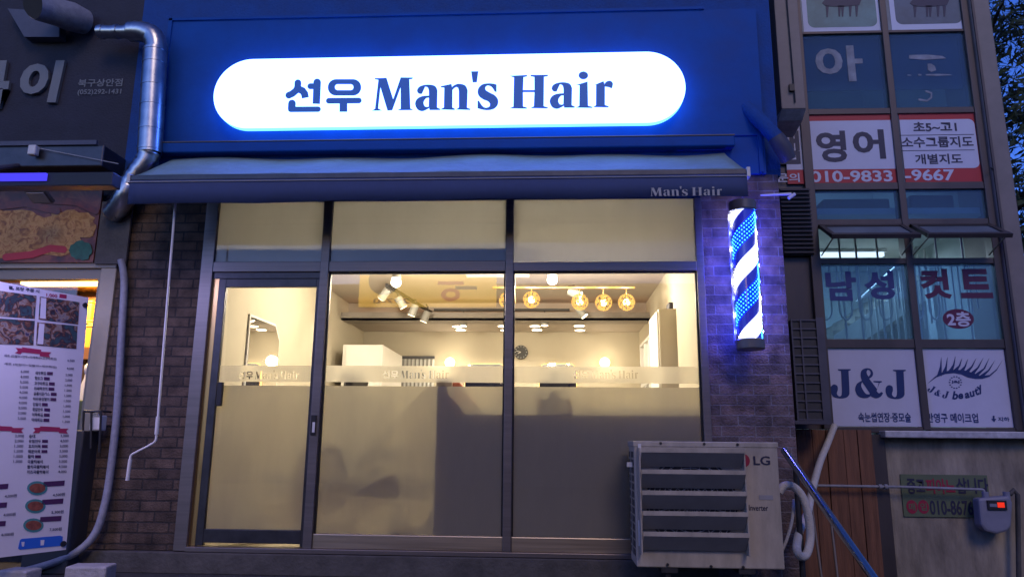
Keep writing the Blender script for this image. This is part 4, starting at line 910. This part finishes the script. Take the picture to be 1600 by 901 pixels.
# green sign, gas pipe and meter
gs = thing('green_board', 'old green board with dark and red letters behind the gas meter', 'sign board')
SP = FY(YR - .025); MB().pxrect(SP, (1409, 741, 1545, 807), .0, .008).build('panel', K['green'], gs)
g = MB(); put_text(g, SP, '중고', (1416, 747, 1444, 771), .011, .03); put_text(g, SP, '삽니다', (1493, 746, 1543, 771), .011, .03); put_text(g, SP, '010-8676-11', (1452, 781, 1540, 804), .011, .02); g.build('dark_lettering', K['ink'], gs, solid=1)
g = MB(); put_text(g, SP, '피아노', (1446, 747, 1491, 771), .011, .03); 
for x in (1424, 1442): g.prism(SP, ell(*SP.uv(x, 791), .042, .052), .009, .0105)
g.build('red_lettering', K['redmark'], gs, solid=1); g = MB(); put_text(g, SP, '매', (1419, 785, 1429, 797), .0125, .02); put_text(g, SP, '입', (1437, 785, 1447, 797), .0125, .02); g.build('badge_lettering', K['green'], gs, solid=1)
gp = thing('gas_pipe', 'thin grey gas pipe running level to the gas meter', 'pipe')
Yg = YR - .12
MB().tube([P(1270, 758, Yg), P(1405, 760, Yg), P(1528, 764, Yg)] + smooth_path([P(1528, 764, Yg), P(1536, 765, Yg), P(1538, 772, Yg), P(1538, 782, Yg)]), .011, 10).build('run', K['conduit'], gp, smooth=True)
for x in (1375, 1384): p = P(x, 759.8, Yg); MB().cyl(p - Vector((.012, 0, 0)), p + Vector((.012, 0, 0)), .019).build('coupling', K['conduit'], gp)
MB().tube([P(1578, 772, Yg), P(1584, 765, Yg), P(1590, 772, Yg), P(1592, 905, Yg)], .018, 10).build('riser', K['plinth'], gp, smooth=True)
gm = thing('gas_meter', 'blue grey gas meter with red lit display on the plaster wall', 'gas meter')
MP = FY(Yg - .06); outl = [MP.uv(*p) for p in ((1529, 778), (1578, 774), (1583, 785), (1581, 822), (1574, 830), (1558, 834), (1541, 830), (1533, 821))]
MB().prism(MP, outl, -.10, 0).build('body', K['meter'], gm, bevel=.018)
sc_ = MB().pxrect(MP, (1542, 781, 1572, 796), .0, .012).build('window_frame', K['black'], gm, bevel=.002)
MB().pxrect(MP, (1557, 784, 1568, 792), .0125, .014).build('display', emis('red_display', (1., .04, .02), .9), sc_); MB().pxrect(MP, (1545, 786, 1556, 791), .0125, .014).build('dial', K['meter'], sc_)
for x in (1540, 1573): p = P(x, 776, Yg - .02); MB().cyl(p - Vector((0, 0, .02)), p + Vector((0, 0, .04)), .024).build('union', K['meter'], gm)
# ================================================================== SNACK SHOP ON THE LEFT
sb = thing('snack_building', 'dark neighbouring snack shop building at far left with sign letters', 'building')
MB().box(-9, -3.36, .02, .3, 2.36, 5.6).build('upper_wall', K['snackwall'], sb)
MB().box(-9, -3.30, .30, .4, .1, .42).build('lower_wall', K['snackwall'], sb)
g = MB(); g.box(-3.42, -3.30, -.02, .1, .3, 2.28); g.box(-9, -3.30, -.025, .1, 2.28, 2.36); g.build('window_frame', mat('cream_frame', (.36, .33, .25), .5, 0, .1, 5), sb, bevel=.006)
g = MB(); g.box(-3.445, -3.425, .0, .08, .3, 2.2); g.box(-9, -3.425, .0, .08, 2.2, 2.275); g.build('inner_frame', mat('grey_frame', (.22, .21, .17), .5), sb)
MB().box(-6, -3.62, .03, .036, 1.15, 2.2).build('window_pane', K['glass'], sb)
MB().box(-9, -3.31, .02, .06, .42, 1.14).build('sill_panel', K['darkframe'], sb)
rm = MB(); rm.box(-6, -3.30, 2.2, 2.3, .2, 2.36); rm.box(-3.32, -3.30, .1, 2.2, .2, 2.36); rm.box(-6, -3.3, .1, 2.2, 2.3, 2.35)
rm.build('room_wall', mat('ochre_wall', (.45, .28, .12), .8, 0, .2, 3), sb)
lk = thing('kitchen_lamp', 'warm strip lamp inside the snack shop window', 'ceiling light'); MB().box(-4.4, -3.6, .45, .55, 2.26, 2.295).build('diffuser', emis('kitchen_glow', (1, .62, .22), 5), lk)
l = lamp('AREA', 'kitchen_light', (-3.9, .5, 2.25), 40, lk, .5); l.data.color = (1, .66, .28)
# shelves with tubs
sk = thing('kitchen_shelf', 'dark wooden shelf holding yellow tubs inside snack shop', 'shelf'); Ys = .75
zsh = P(140, 548, Ys).z
MB().box(-5, -3.33, Ys - .2, Ys + .25, zsh - .09, zsh).build('board', K['brown'], sk); z2 = P(140, 482, Ys).z + .12; MB().box(-5, -3.33, Ys + .1, Ys + .3, z2 - .03, z2).build('upper_board', K['brown'], sk)
for (xa, xb, ya), lb in (((118, 137, 470), 'tall yellow tub at the left of the snack shop shelf'), ((136, 151, 500), 'short yellow tub in the middle of the snack shop shelf'), ((153, 167, 484), 'yellow bottle tub with narrow cap at right of snack shop shelf'), ((150, 172, 512), 'wide yellow tub in front at right of snack shop shelf')):
    a, b = P(xa, ya, Ys), P(xb, 545, Ys); t = thing('tub', lb, 'tub', 'yellow tubs on the kitchen shelf'); yo = -.08 if 'wide' in lb else 0.06
    MB().box(a.x, b.x, Ys - .08 + yo, Ys + .08 + yo, zsh + .001, a.z - .02).build('body', K['yellow'], t, bevel=.012); MB().box(a.x - .004, b.x + .004, Ys - .084 + yo, Ys + .084 + yo, a.z - .0195, a.z).build('lid', K['yellow'], t, bevel=.005)
cu_ = thing('soap_dispenser', 'pale bottle hanging below the shelf of yellow tubs', 'bottle'); c = P(139, 590, .5)
MB().tube([c + Vector((0, 0, -.28)), c + Vector((0, 0, -.05)), c, c + Vector((0, 0, .06))], [.05, .05, .035, .03], 16).build('body', K['white'], cu_, smooth=True); MB().ball(c + Vector((0, 0, .07)), .045, 2, (1, 1, 1.3)).build('cap', K['white'], cu_, smooth=True)
gd = MB().box(-3.9, -3.46, .35, .55, .3, P(150, 625, .4).z).build('worktop', mat('green_top', (.10, .14, .07), .6, 0, .3, 8), None, bevel=.01); tag(gd, 'dull green worktop inside the lower snack shop window', 'worktop')
# sign letters on wall
sl_ = thing('wall_lettering', 'big pale raised sign letters on dark wall at upper left', 'lettering')
WL = FY(.018); gm_ = mat('dull_letter', (.20, .21, .22), .6, 0, .1, 9)
g = MB(); put_text(g, WL, '볶', (-62, 98, 18, 172), .03, .05); g2 = put_text(g, WL, '이', (35, 98, 100, 163), .03, .045, .06); o = g.build('letter', gm_, sl_, solid=1); q = o.modifiers.new('thick', 'SOLIDIFY'); q.thickness = .028; q.offset = -1
g = MB(); put_text(g, WL, '북구상안점', (123, 124, 192, 136), .006, .02); put_text(g, WL, '(052)292-1431', (122, 140, 190, 150), .006, .02); g.build('small_lettering', gm_, sl_, solid=1)
# food banner and grey panel
fb = MB().pxrect(FY(-.03), (-120, 300, 155, 411), 0, .02).build('food_banner', ramp_mat('sauce_photo', [(.3, (.05, .02, .015)), (.5, (.14, .03, .02)), (.62, (.22, .07, .03)), (.75, (.09, .03, .025))], 6, .4), None); tag(fb, 'banner with a close up photograph of fried food above snack window', 'banner')
FB = FY(-.05); rf = random.Random(5); fried = ramp_mat('fried_photo', [(.3, (.20, .07, .015)), (.45, (.42, .20, .04)), (.55, (.55, .32, .09)), (.68, (.36, .13, .03))], 16, .5)
sauce = mat('dark_sauce', (.17, .04, .025), .4, 0, .5, 14)
def blob(cx, cy, rx, ry, h0): return [FB.uv(cx + rx * k * math.cos(q), cy + ry * k * math.sin(q)) for q, k in [(2 * math.pi * i / 22, rf.uniform(.84, 1.14)) for i in range(22)]]
for n_, (cx, cy, rx, ry) in enumerate([(-40, 345, 60, 20), (25, 350, 55, 20), (110, 345, 40, 16), (-30, 385, 60, 22), (30, 382, 42, 24), (88, 372, 44, 26), (128, 356, 24, 15)]): MB().prism(FB, blob(cx, cy, rx, ry, 0), .0005 + n_ * .0006, .001 + n_ * .0006).build('fried_piece', fried, fb)
for n_, q in enumerate((((10, 402), (50, 398), (80, 388), (100, 390)), ((-20, 325), (40, 318), (90, 330)), ((60, 312), (120, 316), (150, 330)))): MB().prism(FB, [FB.uv(*p) for p in stroke(q, 11)], .006 + n_ * .0006, .0065 + n_ * .0006).build('chilli', K['red'] if n_ == 0 else sauce, fb)
MB().prism(FB, blob(127, 392, 17, 15, 0), .008, .0085).build('green_leaf', mat('leaf_print', (.03, .14, .09), .5, 0, .4, 20), fb)
ap = MB().pxrect(FY(-.03), (156, 316, 204, 413), 0, .02).build('access_panel', K['plinth'], None); tag(ap, 'plain grey wall panel right of the fried food banner', 'panel')
# canopy above
ca_ = thing('canopy_box', 'dark closed canopy box above the fried food banner', 'canopy')
MB().box(-9, -3.35, -.28, .015, 3.00, 3.17).build('casing', K['darkframe'], ca_, bevel=.01); MB().box(-9, -3.40, -.30, -.28, 3.165, 3.20).build('top_edge', K['cage'], ca_)
YV = -1.30; VF = FY(YV); u0, v0, u1, v1 = VF.bb((-160, 273, 74, 284)); ue = VF.uv(176, 276)[0]
MB().box(-7, ue, YV, YV + .09, v0 - .03, v1 + .01).build('front_bar', K['black'], ca_, bevel=.005)
for x in (-6.5, -4.0): MB().tube([(x, YV + .05, v1 - .01), (x, -.2, 3.05)], .018, 8).build('arm', K['cage'], ca_)
vl = thing('violet_strip_light', 'violet glowing strip light on canopy bar at far left', 'strip light')
MB().rect(VF, u0, v0, u1, v1, .001, .02).build('diffuser', emis('violet_glow', (.075, .06, .95), 1.1), vl)
l = bpy.data.lights.new('violet_light', 'AREA'); l.shape = 'RECTANGLE'; l.size = 1.4; l.size_y = .04; l.energy = 40; l.color = (.50, .44, 1.)
vlo = bpy.data.objects.new('violet_light', l); C.objects.link(vlo); vlo.location = (u1 - .75, YV - .06, v0 - .07); vlo.parent = vl
fd = thing('flood_lamp', 'small square unlit flood lamp under the canopy box', 'flood lamp'); c = P(62, 306, -.32)
MB().obox(c, (1, 0, 0), (0, 1, -.5), (0, .5, 1), .16, .13, .03).build('housing', K['plinth'], fd, bevel=.006); MB().obox(c + Vector((0, -.012, -.018)), (1, 0, 0), (0, 1, -.5), (0, .5, 1), .13, .10, .006).build('glass', K['acdark'], fd); MB().box(c.x - .01, c.x + .01, -.3, c.y + .02, c.z, c.z + .12).build('bracket', K['black'], fd)
sn_ = thing('sensor_box', 'small white box fixed on the end of canopy edge wire', 'sensor'); MB().pxrect(FY(-.30), (50, 230, 62, 245), 0, .05).build('body', K['white'], sn_, bevel=.008); MB().tube([P(62, 232, -.3), P(185, 256, -.3)], .003, 5).build('wire', K['greyprint'], sn_)
# ducts
du = thing('exhaust_duct', 'silver ribbed exhaust duct bending down beside the blue upper wall', 'duct'); Yd = -.16
def ribbed(name, pts, r, parent, n=22, amp=.05, k=5):
    q = smooth_path(pts, k); MB().tube(q, [r * (1 + (amp if i % 2 else 0)) for i in range(len(q))], n).build(name, K['duct'], parent, smooth=True)
MB().tube([P(154, 50, Yd), P(203, 50, Yd)], .052, 20).build('tail', K['duct'], du, smooth=True)
for x in (160, 183, 200): p = P(x, 50, Yd); MB().cyl(p - Vector((.012, 0, 0)), p + Vector((.012, 0, 0)), .058).build('clamp', K['duct'], du, smooth=True)
ribbed('elbow', [P(203, 50, Yd), P(222, 50, Yd), P(238, 56, Yd), P(244, 70, Yd), P(244, 82, Yd)], .078, du)
a, b = P(243, 78, Yd), P(234, 240, Yd)
MB().tube([a, b], .088, 28).build('straight', K['duct'], du, smooth=True)
for t in (.02, .14, .36, .55, .78, .97): p = a + (b - a) * t; d = (b - a).normalized(); MB().cyl(p - d * .006, p + d * .006, .0915, n=28).build('seam', K['duct'], du, smooth=True)
ribbed('flexible_hose', [P(234, 238, Yd), P(228, 254, Yd), P(214, 272, Yd), P(203, 290, Yd), P(196, 306, Yd), P(188, 320, Yd + .04), P(176, 334, Yd + .1)], .078, du, amp=.09, k=4)
rd_ = thing('round_vent', 'round dark vent mouth with ribbed collar on hood at top left', 'vent'); c = P(54, 4, -.35)
MB().tube([c + Vector((0, 0, -.02)), c + Vector((.03, .06, .0)), c + Vector((.09, .14, .0)), c + Vector((.15, .22, .01)), c + Vector((.19, .33, .03))], [.11, .118, .108, .116, .10], 24, cap=False).build('collar', K['conduit'], rd_, smooth=True); MB().cyl(c + Vector((0, .02, -.02)), c + Vector((0, .05, 0)), .104).build('mouth', K['acblack'], rd_)
MB().prism(FY(-.02), [FY(-.02).uv(*p) for p in ((20, 20), (100, 26), (100, 64), (46, 64))], -.03, .06).build('hood', K['cage'], rd_)
# conduit
pipe('conduit', [P(189, 406, -.05), P(194, 440, -.05), P(190, 520, -.05), P(183, 640, -.06), P(172, 740, -.06), P(163, 790, -.08), P(150, 830, -.10), P(125, 858, -.14), P(85, 878, -.18), P(20, 897, -.24), P(-40, 915, -.3)], .026, K['conduit'], 'thick blue grey conduit curving down from panel to the ground', 'conduit')
wf = thing('wire_holder', 'black wire frame holder on top of the dark box by the conduit', 'wire frame'); g = MB(); Yh = -.16
a, b, c, d = P(128, 706, Yh), P(131, 642, Yh), P(158, 642, Yh), P(155, 706, Yh)
for p, q in ((a, b), (b, c), (c, d), (P(143, 642, Yh), P(142, 700, Yh))): g.tube([p, q], .008, 8)
for p in (b, c): g.tube([p, p + Vector((0, .12, 0))], .008, 8)
g.build('frame', K['black'], wf); MB().box(P(133, 680, Yh).x, P(152, 680, Yh).x, Yh + .03, Yh + .10, P(140, 672, Yh).z, P(140, 648, Yh).z).build('tissue_box', K['white'], wf, bevel=.01)
db = MB().box(-3.62, -3.29, -.18, .015, GZ, P(140, 672, -.18).z).build('dark_box', K['acblack'], None, bevel=.01); tag(db, 'tall black box below the snack shop window beside the conduit', 'box')
p = P(118, 901, -.38); kb = MB(); kb.obox((-3.02, -.34, GZ + .045), (1, .12, 0), (-.12, 1, 0), (0, 0, 1), .26, .16, .10); o = kb.build('concrete_block', K['concrete'], None, bevel=.012); tag(o, 'broken pale concrete block on the ground below the conduit bend', 'concrete block', 'concrete blocks')
kb = MB(); kb.obox((-3.42, -.45, GZ + .04), (1, -.1, 0), (.1, 1, 0), (0, 0, 1), .2, .14, .08); o = kb.build('concrete_block', K['concrete'], None, bevel=.012); tag(o, 'flat pale concrete block at lower left under the menu board', 'concrete block', 'concrete blocks')
# ---- menu board, leaning and turned
mbd = thing('menu_board', 'large white menu board turned sideways in front of snack shop window', 'menu board')
BR_, TR_ = P(103, 858, -.30), P(128, 463, -.30)
dd = Vector((.427, .904, 0)).normalized(); up = (TR_ - BR_); up = (up - dd * up.dot(dd)); Hh = up.length; up.normalize()
MPl = Plane(BR_, dd, up)   # u = 0 at the right edge, negative towards the street
MB().rect(MPl, -1.25, 0, 0, Hh, -.012, 0).build('board', K['board'], mbd)
g = MB()
for u, v_ in ((-.025, .04), (-.025, Hh - .06)): g.prism(MPl, ell(u, v_, .018, .018, 14), .001, .012)
g.build('knob', K['black'], mbd)
MB().obox(MPl.pt(-.6, Hh / 2 - .2, -.06), dd, up, MPl.n, .05, Hh, .04).build('stand_post', K['black'], mbd)
th = ramp_mat('thumb_photo', [(.0, (.02, .05, .06)), (.38, (.05, .10, .11)), (.47, (.04, .02, .03)), (.53, (.25, .10, .05)), (.60, (.35, .30, .25)), (.7, (.05, .03, .10))], 16, .5)
def mpoly(mb, pts, h0=.001, h1=.002): return mb.prism(MPl, [MPl.uv(*p) for p in pts], h0, h1)
g = MB()
for q in (((-60, 446), (57, 462), (54, 498), (-60, 490)), ((62, 463), (124, 472), (122, 507), (60, 499)), ((-60, 493), (54, 501), (52, 539), (-60, 535)), ((58, 503), (121, 509), (119, 545), (56, 539))): mpoly(g, q)
g.build('food_thumbnail', th, mbd)
g = MB()
for q in (((64, 465), (72, 466), (71, 498), (62, 497)), ((61, 505), (69, 506), (67, 538), (58, 537))): mpoly(g, q, .0025, .0035)
g.build('caption_strip', K['board'], mbd)
bow = [(x, y) for x, y in ((38, 752), (59, 799 - 8), (60, 820))]
bo = mat('bowl_food', (.35, .10, .06), .5, 0, .5, 40); tq = mat('bowl_rim', (.08, .30, .30), .4)
for (x, y) in ((58, 762), (55, 790), (52, 820)):
    a = MB(); a.prism(MPl, [MPl.uv(x + 16 * math.cos(q), y + 11 * math.sin(q)) for q in [2 * math.pi * i / 20 for i in range(20)]], .001, .002); o = a.build('bowl_print', tq, mbd)
    a = MB(); a.prism(MPl, [MPl.uv(x + 12.5 * math.cos(q), y + 7.5 * math.sin(q)) for q in [2 * math.pi * i / 20 for i in range(20)]], .0025, .0035); a.build('food_print', bo, o)
def mtext(mb, body, x0, y0, x1, y1, sl=0, bold=.02, h=.003):
    """text whose bbox is given in the picture; sl = drop of the right end"""
    V, T, a = text_tris(body, bold)
    ptsq = lambda fx, fy: MPl.uv(x0 + (x1 - x0) * fx, y0 + (y1 - y0) * (1 - fy) + sl * fx)
    c00, c10, c01, c11 = ptsq(0, 0), ptsq(1, 0), ptsq(0, 1), ptsq(1, 1)
    def to(u, v):
        fx, fy = (u - a[0]) / (a[2] - a[0]), (v - a[1]) / (a[3] - a[1])
        return tuple(c00[i] * (1 - fx) * (1 - fy) + c10[i] * fx * (1 - fy) + c01[i] * (1 - fx) * fy + c11[i] * fx * fy for i in (0, 1))
    mb.tris(MPl, V, T, h, to)
g = MB(); mtext(g, '홀, 포장 주문 시', 13, 446, 61, 452, 6, .03)
R1 = [('새우튀김', '2,000'), ('핫도그', '2,000'), ('고구마튀김', '1,500'), ('카레떡꼬치', '1,500'), ('공룡이돈까스', '1,500'), ('미라왕김말이', '1,500'), ('김말이', '1,500'), ('공갈만두', '1,500'), ('어묵튀김', '1,000'), ('야채튀김', '1,200')]
L1 = ['6,000', '4,000', '5,500', '5,000', '4,500', '4,000', '4,000', '3,500', '3,000', '2,500']
for i, (nm_, pr_) in enumerate(R1):
    y = 579.5 + i * 8.1; x = 54.5 - i * .62; wdt = 4.2 * len(nm_)
    mtext(g, nm_, x, y, x + wdt, y + 5.5, .6, .03); mtext(g, pr_, 102 - i * .5, y + 4, 113 - i * .5, y + 8, .3, .01)
    mtext(g, L1[i], 32 - i * .55, y - 1.5, 45 - i * .55, y + 3, .5, .01)
R2 = [('순대', '3,000'), ('유림만두', '4,500'), ('꼬치어묵', '3,000'), ('매운어묵', '3,500'), ('쫄떡', '3,000'), ('국물떡볶이', '3,500'), ('참치국물떡볶이', '4,500'), ('치즈국물떡볶이', '4,000')]
for i, (nm_, pr_) in enumerate(R2):
    y = 678 + i * 8; x = 45 - i * .5; wdt = 4.8 * len(nm_)
    mtext(g, nm_, x, y, x + wdt, y + 5.5, 0, .03); mtext(g, pr_, 94 - i * .5, y + .3, 107 - i * .5, y + 4.8, -.2, .01)
    if i < 6: mtext(g, ('2,000', '2,000', '1,500', '1,500', '1,000', '1,000')[i], 23 - i * .5, y + .3, 37 - i * .5, y + 5, 0, .01)
for i, (a_, b_) in enumerate((('6,500', 105), ('4,500', 104))): mtext(g, a_, b_, 561 + i * 12.5, b_ + 11, 565 + i * 12.5, .5, .01)
for i, (a_, x, y) in enumerate((('4,500원', 82, 770), ('5,300원', 80, 797), ('7,500원', 77, 824), ('4,500원', 7, 772), ('4,000원', 5, 801), ('6,500원', 2, 832))): mtext(g, a_, x, y, x + 19, y + 5.5, -1.2, .015)
mtext(g, '세트 (김말이+만두+야채튀김+고구마튀김)', 6, 553, 88, 557.5, 5.5, .02); mtext(g, '세트 (오징어+김말이+새우튀김)', 6, 566, 88, 570, 5.5, .02)
g.build('lettering', K['ink'], mbd, solid=1)
g = MB()
for i, (nm_, _) in enumerate(R1):
    y = 580.5 + i * 8.1; x = 54.5 - i * .62 + 4.2 * len(nm_) + 2; mpoly(g, [(x, y), (x + 9, y + .4), (x + 9, y + 5.2), (x, y + 4.8)])
for i in (1, 2, 3, 4): x = 45 - i * .5 + 4.8 * len(R2[i][0]) + 2; y = 678.5 + i * 8; mpoly(g, [(x, y), (x + 9, y), (x + 9, y + 4.6), (x, y + 4.6)])
for x, y in ((68, 752), (66, 780), (63, 807), (-20, 757), (-22, 786), (-24, 815)): mpoly(g, [(x, y), (x + 33, y - 2), (x + 32, y + 6), (x - 1, y + 8)])
g.build('price_tag', K['purple'], mbd)
crim = mat('crimson_print', (.42, .03, .10), .5)
g = MB(); mtext(g, '1,000', 72, 458, 89, 464, 2, .02); mpoly(g, [(93, 459), (104, 460.5), (103.5, 466.5), (92.5, 465)])
for pts in (((24, 543), (35, 544), (34, 542), (64, 546), (64, 549), (80, 550), (76, 554), (78, 558), (62, 556), (62, 553), (34, 550), (32, 553), (23, 551), (28, 548)), ((52, 668), (62, 667.5), (63, 665.5), (93, 667), (94, 669), (107, 669), (103, 673), (106, 677), (92, 676), (92, 674), (63, 673), (61, 676), (51, 676), (55, 672)), ((-20, 664), (18, 666), (20, 668), (37, 668), (33, 672), (36, 676), (18, 675), (18, 673), (-20, 672))): 
    q_ = MB(); mpoly(q_, pts); q_.build('ribbon', crim, mbd)
g.build('price_note', crim, mbd)
g = MB(); g.prism(MPl, [MPl.uv(*p) for p in ((31, 843), (34, 841), (94, 836), (98, 837.5), (97, 850), (94, 852), (31, 858), (28, 856))], .001, .002); o = g.build('blue_box', mat('blue_print', (.03, .16, .70), .5), mbd)
g = MB(); mpoly(g, [(33, 846), (38, 845.6), (37, 853), (34, 853)], .0025, .003); mpoly(g, [(63, 843), (69, 842.6), (68, 851), (63, 851.4)], .0025, .003); g.build('icon', K['board'], o)
# ================================================================== STREET OPPOSITE (seen mirrored in the glass)
ob = thing('opposite_building', 'dark building across the street carrying a yellow signboard', 'building'); YO = -11.2
MB().box(-9, 9, YO - 1, YO, GZ, 4.6).build('wall', K['darkwall'], ob)
os_ = thing('yellow_signboard', 'lit yellow signboard across the street mirrored in the window glass', 'shop sign')
OP = Plane((0, YO + .12, 0), (-1, 0, 0), (0, 0, 1))
def mir(px, py): p = P(px, py, -(YO + .12)); return (-p.x, p.z)
u0, z0 = mir(775, 478); u1, z1 = mir(562, 429)
MB().rect(OP, u0, z0, u1, z1, -.1, 0).build('face', emis('yellow_sign_glow', (1., .62, .08), 4.5), os_)
uc, vc = mir(600, 437); MB().prism(OP, ell(uc, vc, .36, .36, 30), .002, .01).build('round_emblem', K['purple'], os_)
g = MB(); ua, va = mir(640, 474); ub, vb = mir(583, 466); put_text(g, OP, '297-0', (min(ua, ub), min(va, vb), max(ua, ub), max(va, vb)), .01, .02, px=False)
ua, va = mir(745, 452); ub, vb = mir(712, 430); g.rect(OP, min(ua, ub), min(va, vb), max(ua, ub), min(va, vb) + .08, .004, .01); g.build('lettering', K['ink'], os_, solid=1); g = MB()
for (x, y) in ((704, 460),):
    uc, vc = mir(x, y); o_ = ell(uc, vc, .22, .15, 24); i_ = ell(uc, vc, .12, .07, 24)
    for k in range(24): g.prism(OP, [o_[k], o_[(k + 1) % 24], i_[(k + 1) % 24], i_[k]], .004, .01)
uc, vc = mir(704, 442); g.rect(OP, uc - .3, vc - .04, uc + .3, vc + .04, .004, .01); g.build('red_lettering', emis('red_sign_glow', (1., .10, .05), 2.0), os_)
# ================================================================== TREE
tr = thing('tree', 'dark leafy tree behind the glazed building at top right', 'tree')
tx, ty = 6.9, 6.2
MB().tube(smooth_path([(tx, ty, .1), (tx + .1, ty, 2), (tx - .1, ty + .2, 4.5), (tx, ty, 7.5)]), [.24] * 6 + [.2] * 6 + [.12] * 7, 12).build('trunk', K['bark'], tr, smooth=True)
lb_ = MB(); rnd = random.Random(3)
for i in range(14):
    a = rnd.uniform(0, 6.28); z_ = rnd.uniform(2.2, 7); L = rnd.uniform(1.2, 2.4)
    lb_.tube(smooth_path([(tx, ty, z_), (tx + L * .5 * math.cos(a), ty + L * .5 * math.sin(a), z_ + .5), (tx + L * math.cos(a), ty + L * math.sin(a), z_ + .7)]), [.06 - .0035 * k for k in range(13)], 6)
lb_.build('limbs', K['bark'], tr, smooth=True)
cr2 = MB()
for k in range(560):
    c = Vector((tx + rnd.gauss(0, 1.25), ty + rnd.gauss(0, 1.0), rnd.uniform(1.8, 9.4)))
    for j in range(34):
        p = c + Vector((rnd.gauss(0, .24), rnd.gauss(0, .24), rnd.gauss(0, .18))); s = rnd.uniform(.07, .13)
        x = Vector((rnd.uniform(-1, 1), rnd.uniform(-1, 1), rnd.uniform(-1, 1))).normalized(); y = x.orthogonal().normalized()
        cr2.faces([p - x * s, p + y * s * .4, p + x * s, p - y * s * .4], [(0, 1, 2, 3)])
cr2.build('crown', K['leaf'], tr, solid=1)
wi = MB().tube(smooth_path([P(1548, 262, .8), P(1575, 285, 1.2), P(1605, 298, 1.6)]), .006, 6).build('overhead_wire', K['black'], None); tag(wi, 'thin dark wire running from corner pillar towards the tree', 'wire')
# ================================================================== put every group's Empty at its base
bpy.context.view_layer.update()
for e in [o for o in C.objects if o.type == 'EMPTY' and o.parent is None and o.location.length < 1e-6]:
    pts = [ch.matrix_world @ Vector(c) for ch in e.children_recursive if ch.type == 'MESH' for c in ch.bound_box]
    if not pts: continue
    lo = Vector((min(p[i] for p in pts) for i in range(3))); hi = Vector((max(p[i] for p in pts) for i in range(3)))
    b = Vector(((lo.x + hi.x) / 2, (lo.y + hi.y) / 2, lo.z)); e.location = b
    for ch in e.children: ch.location = ch.location - b
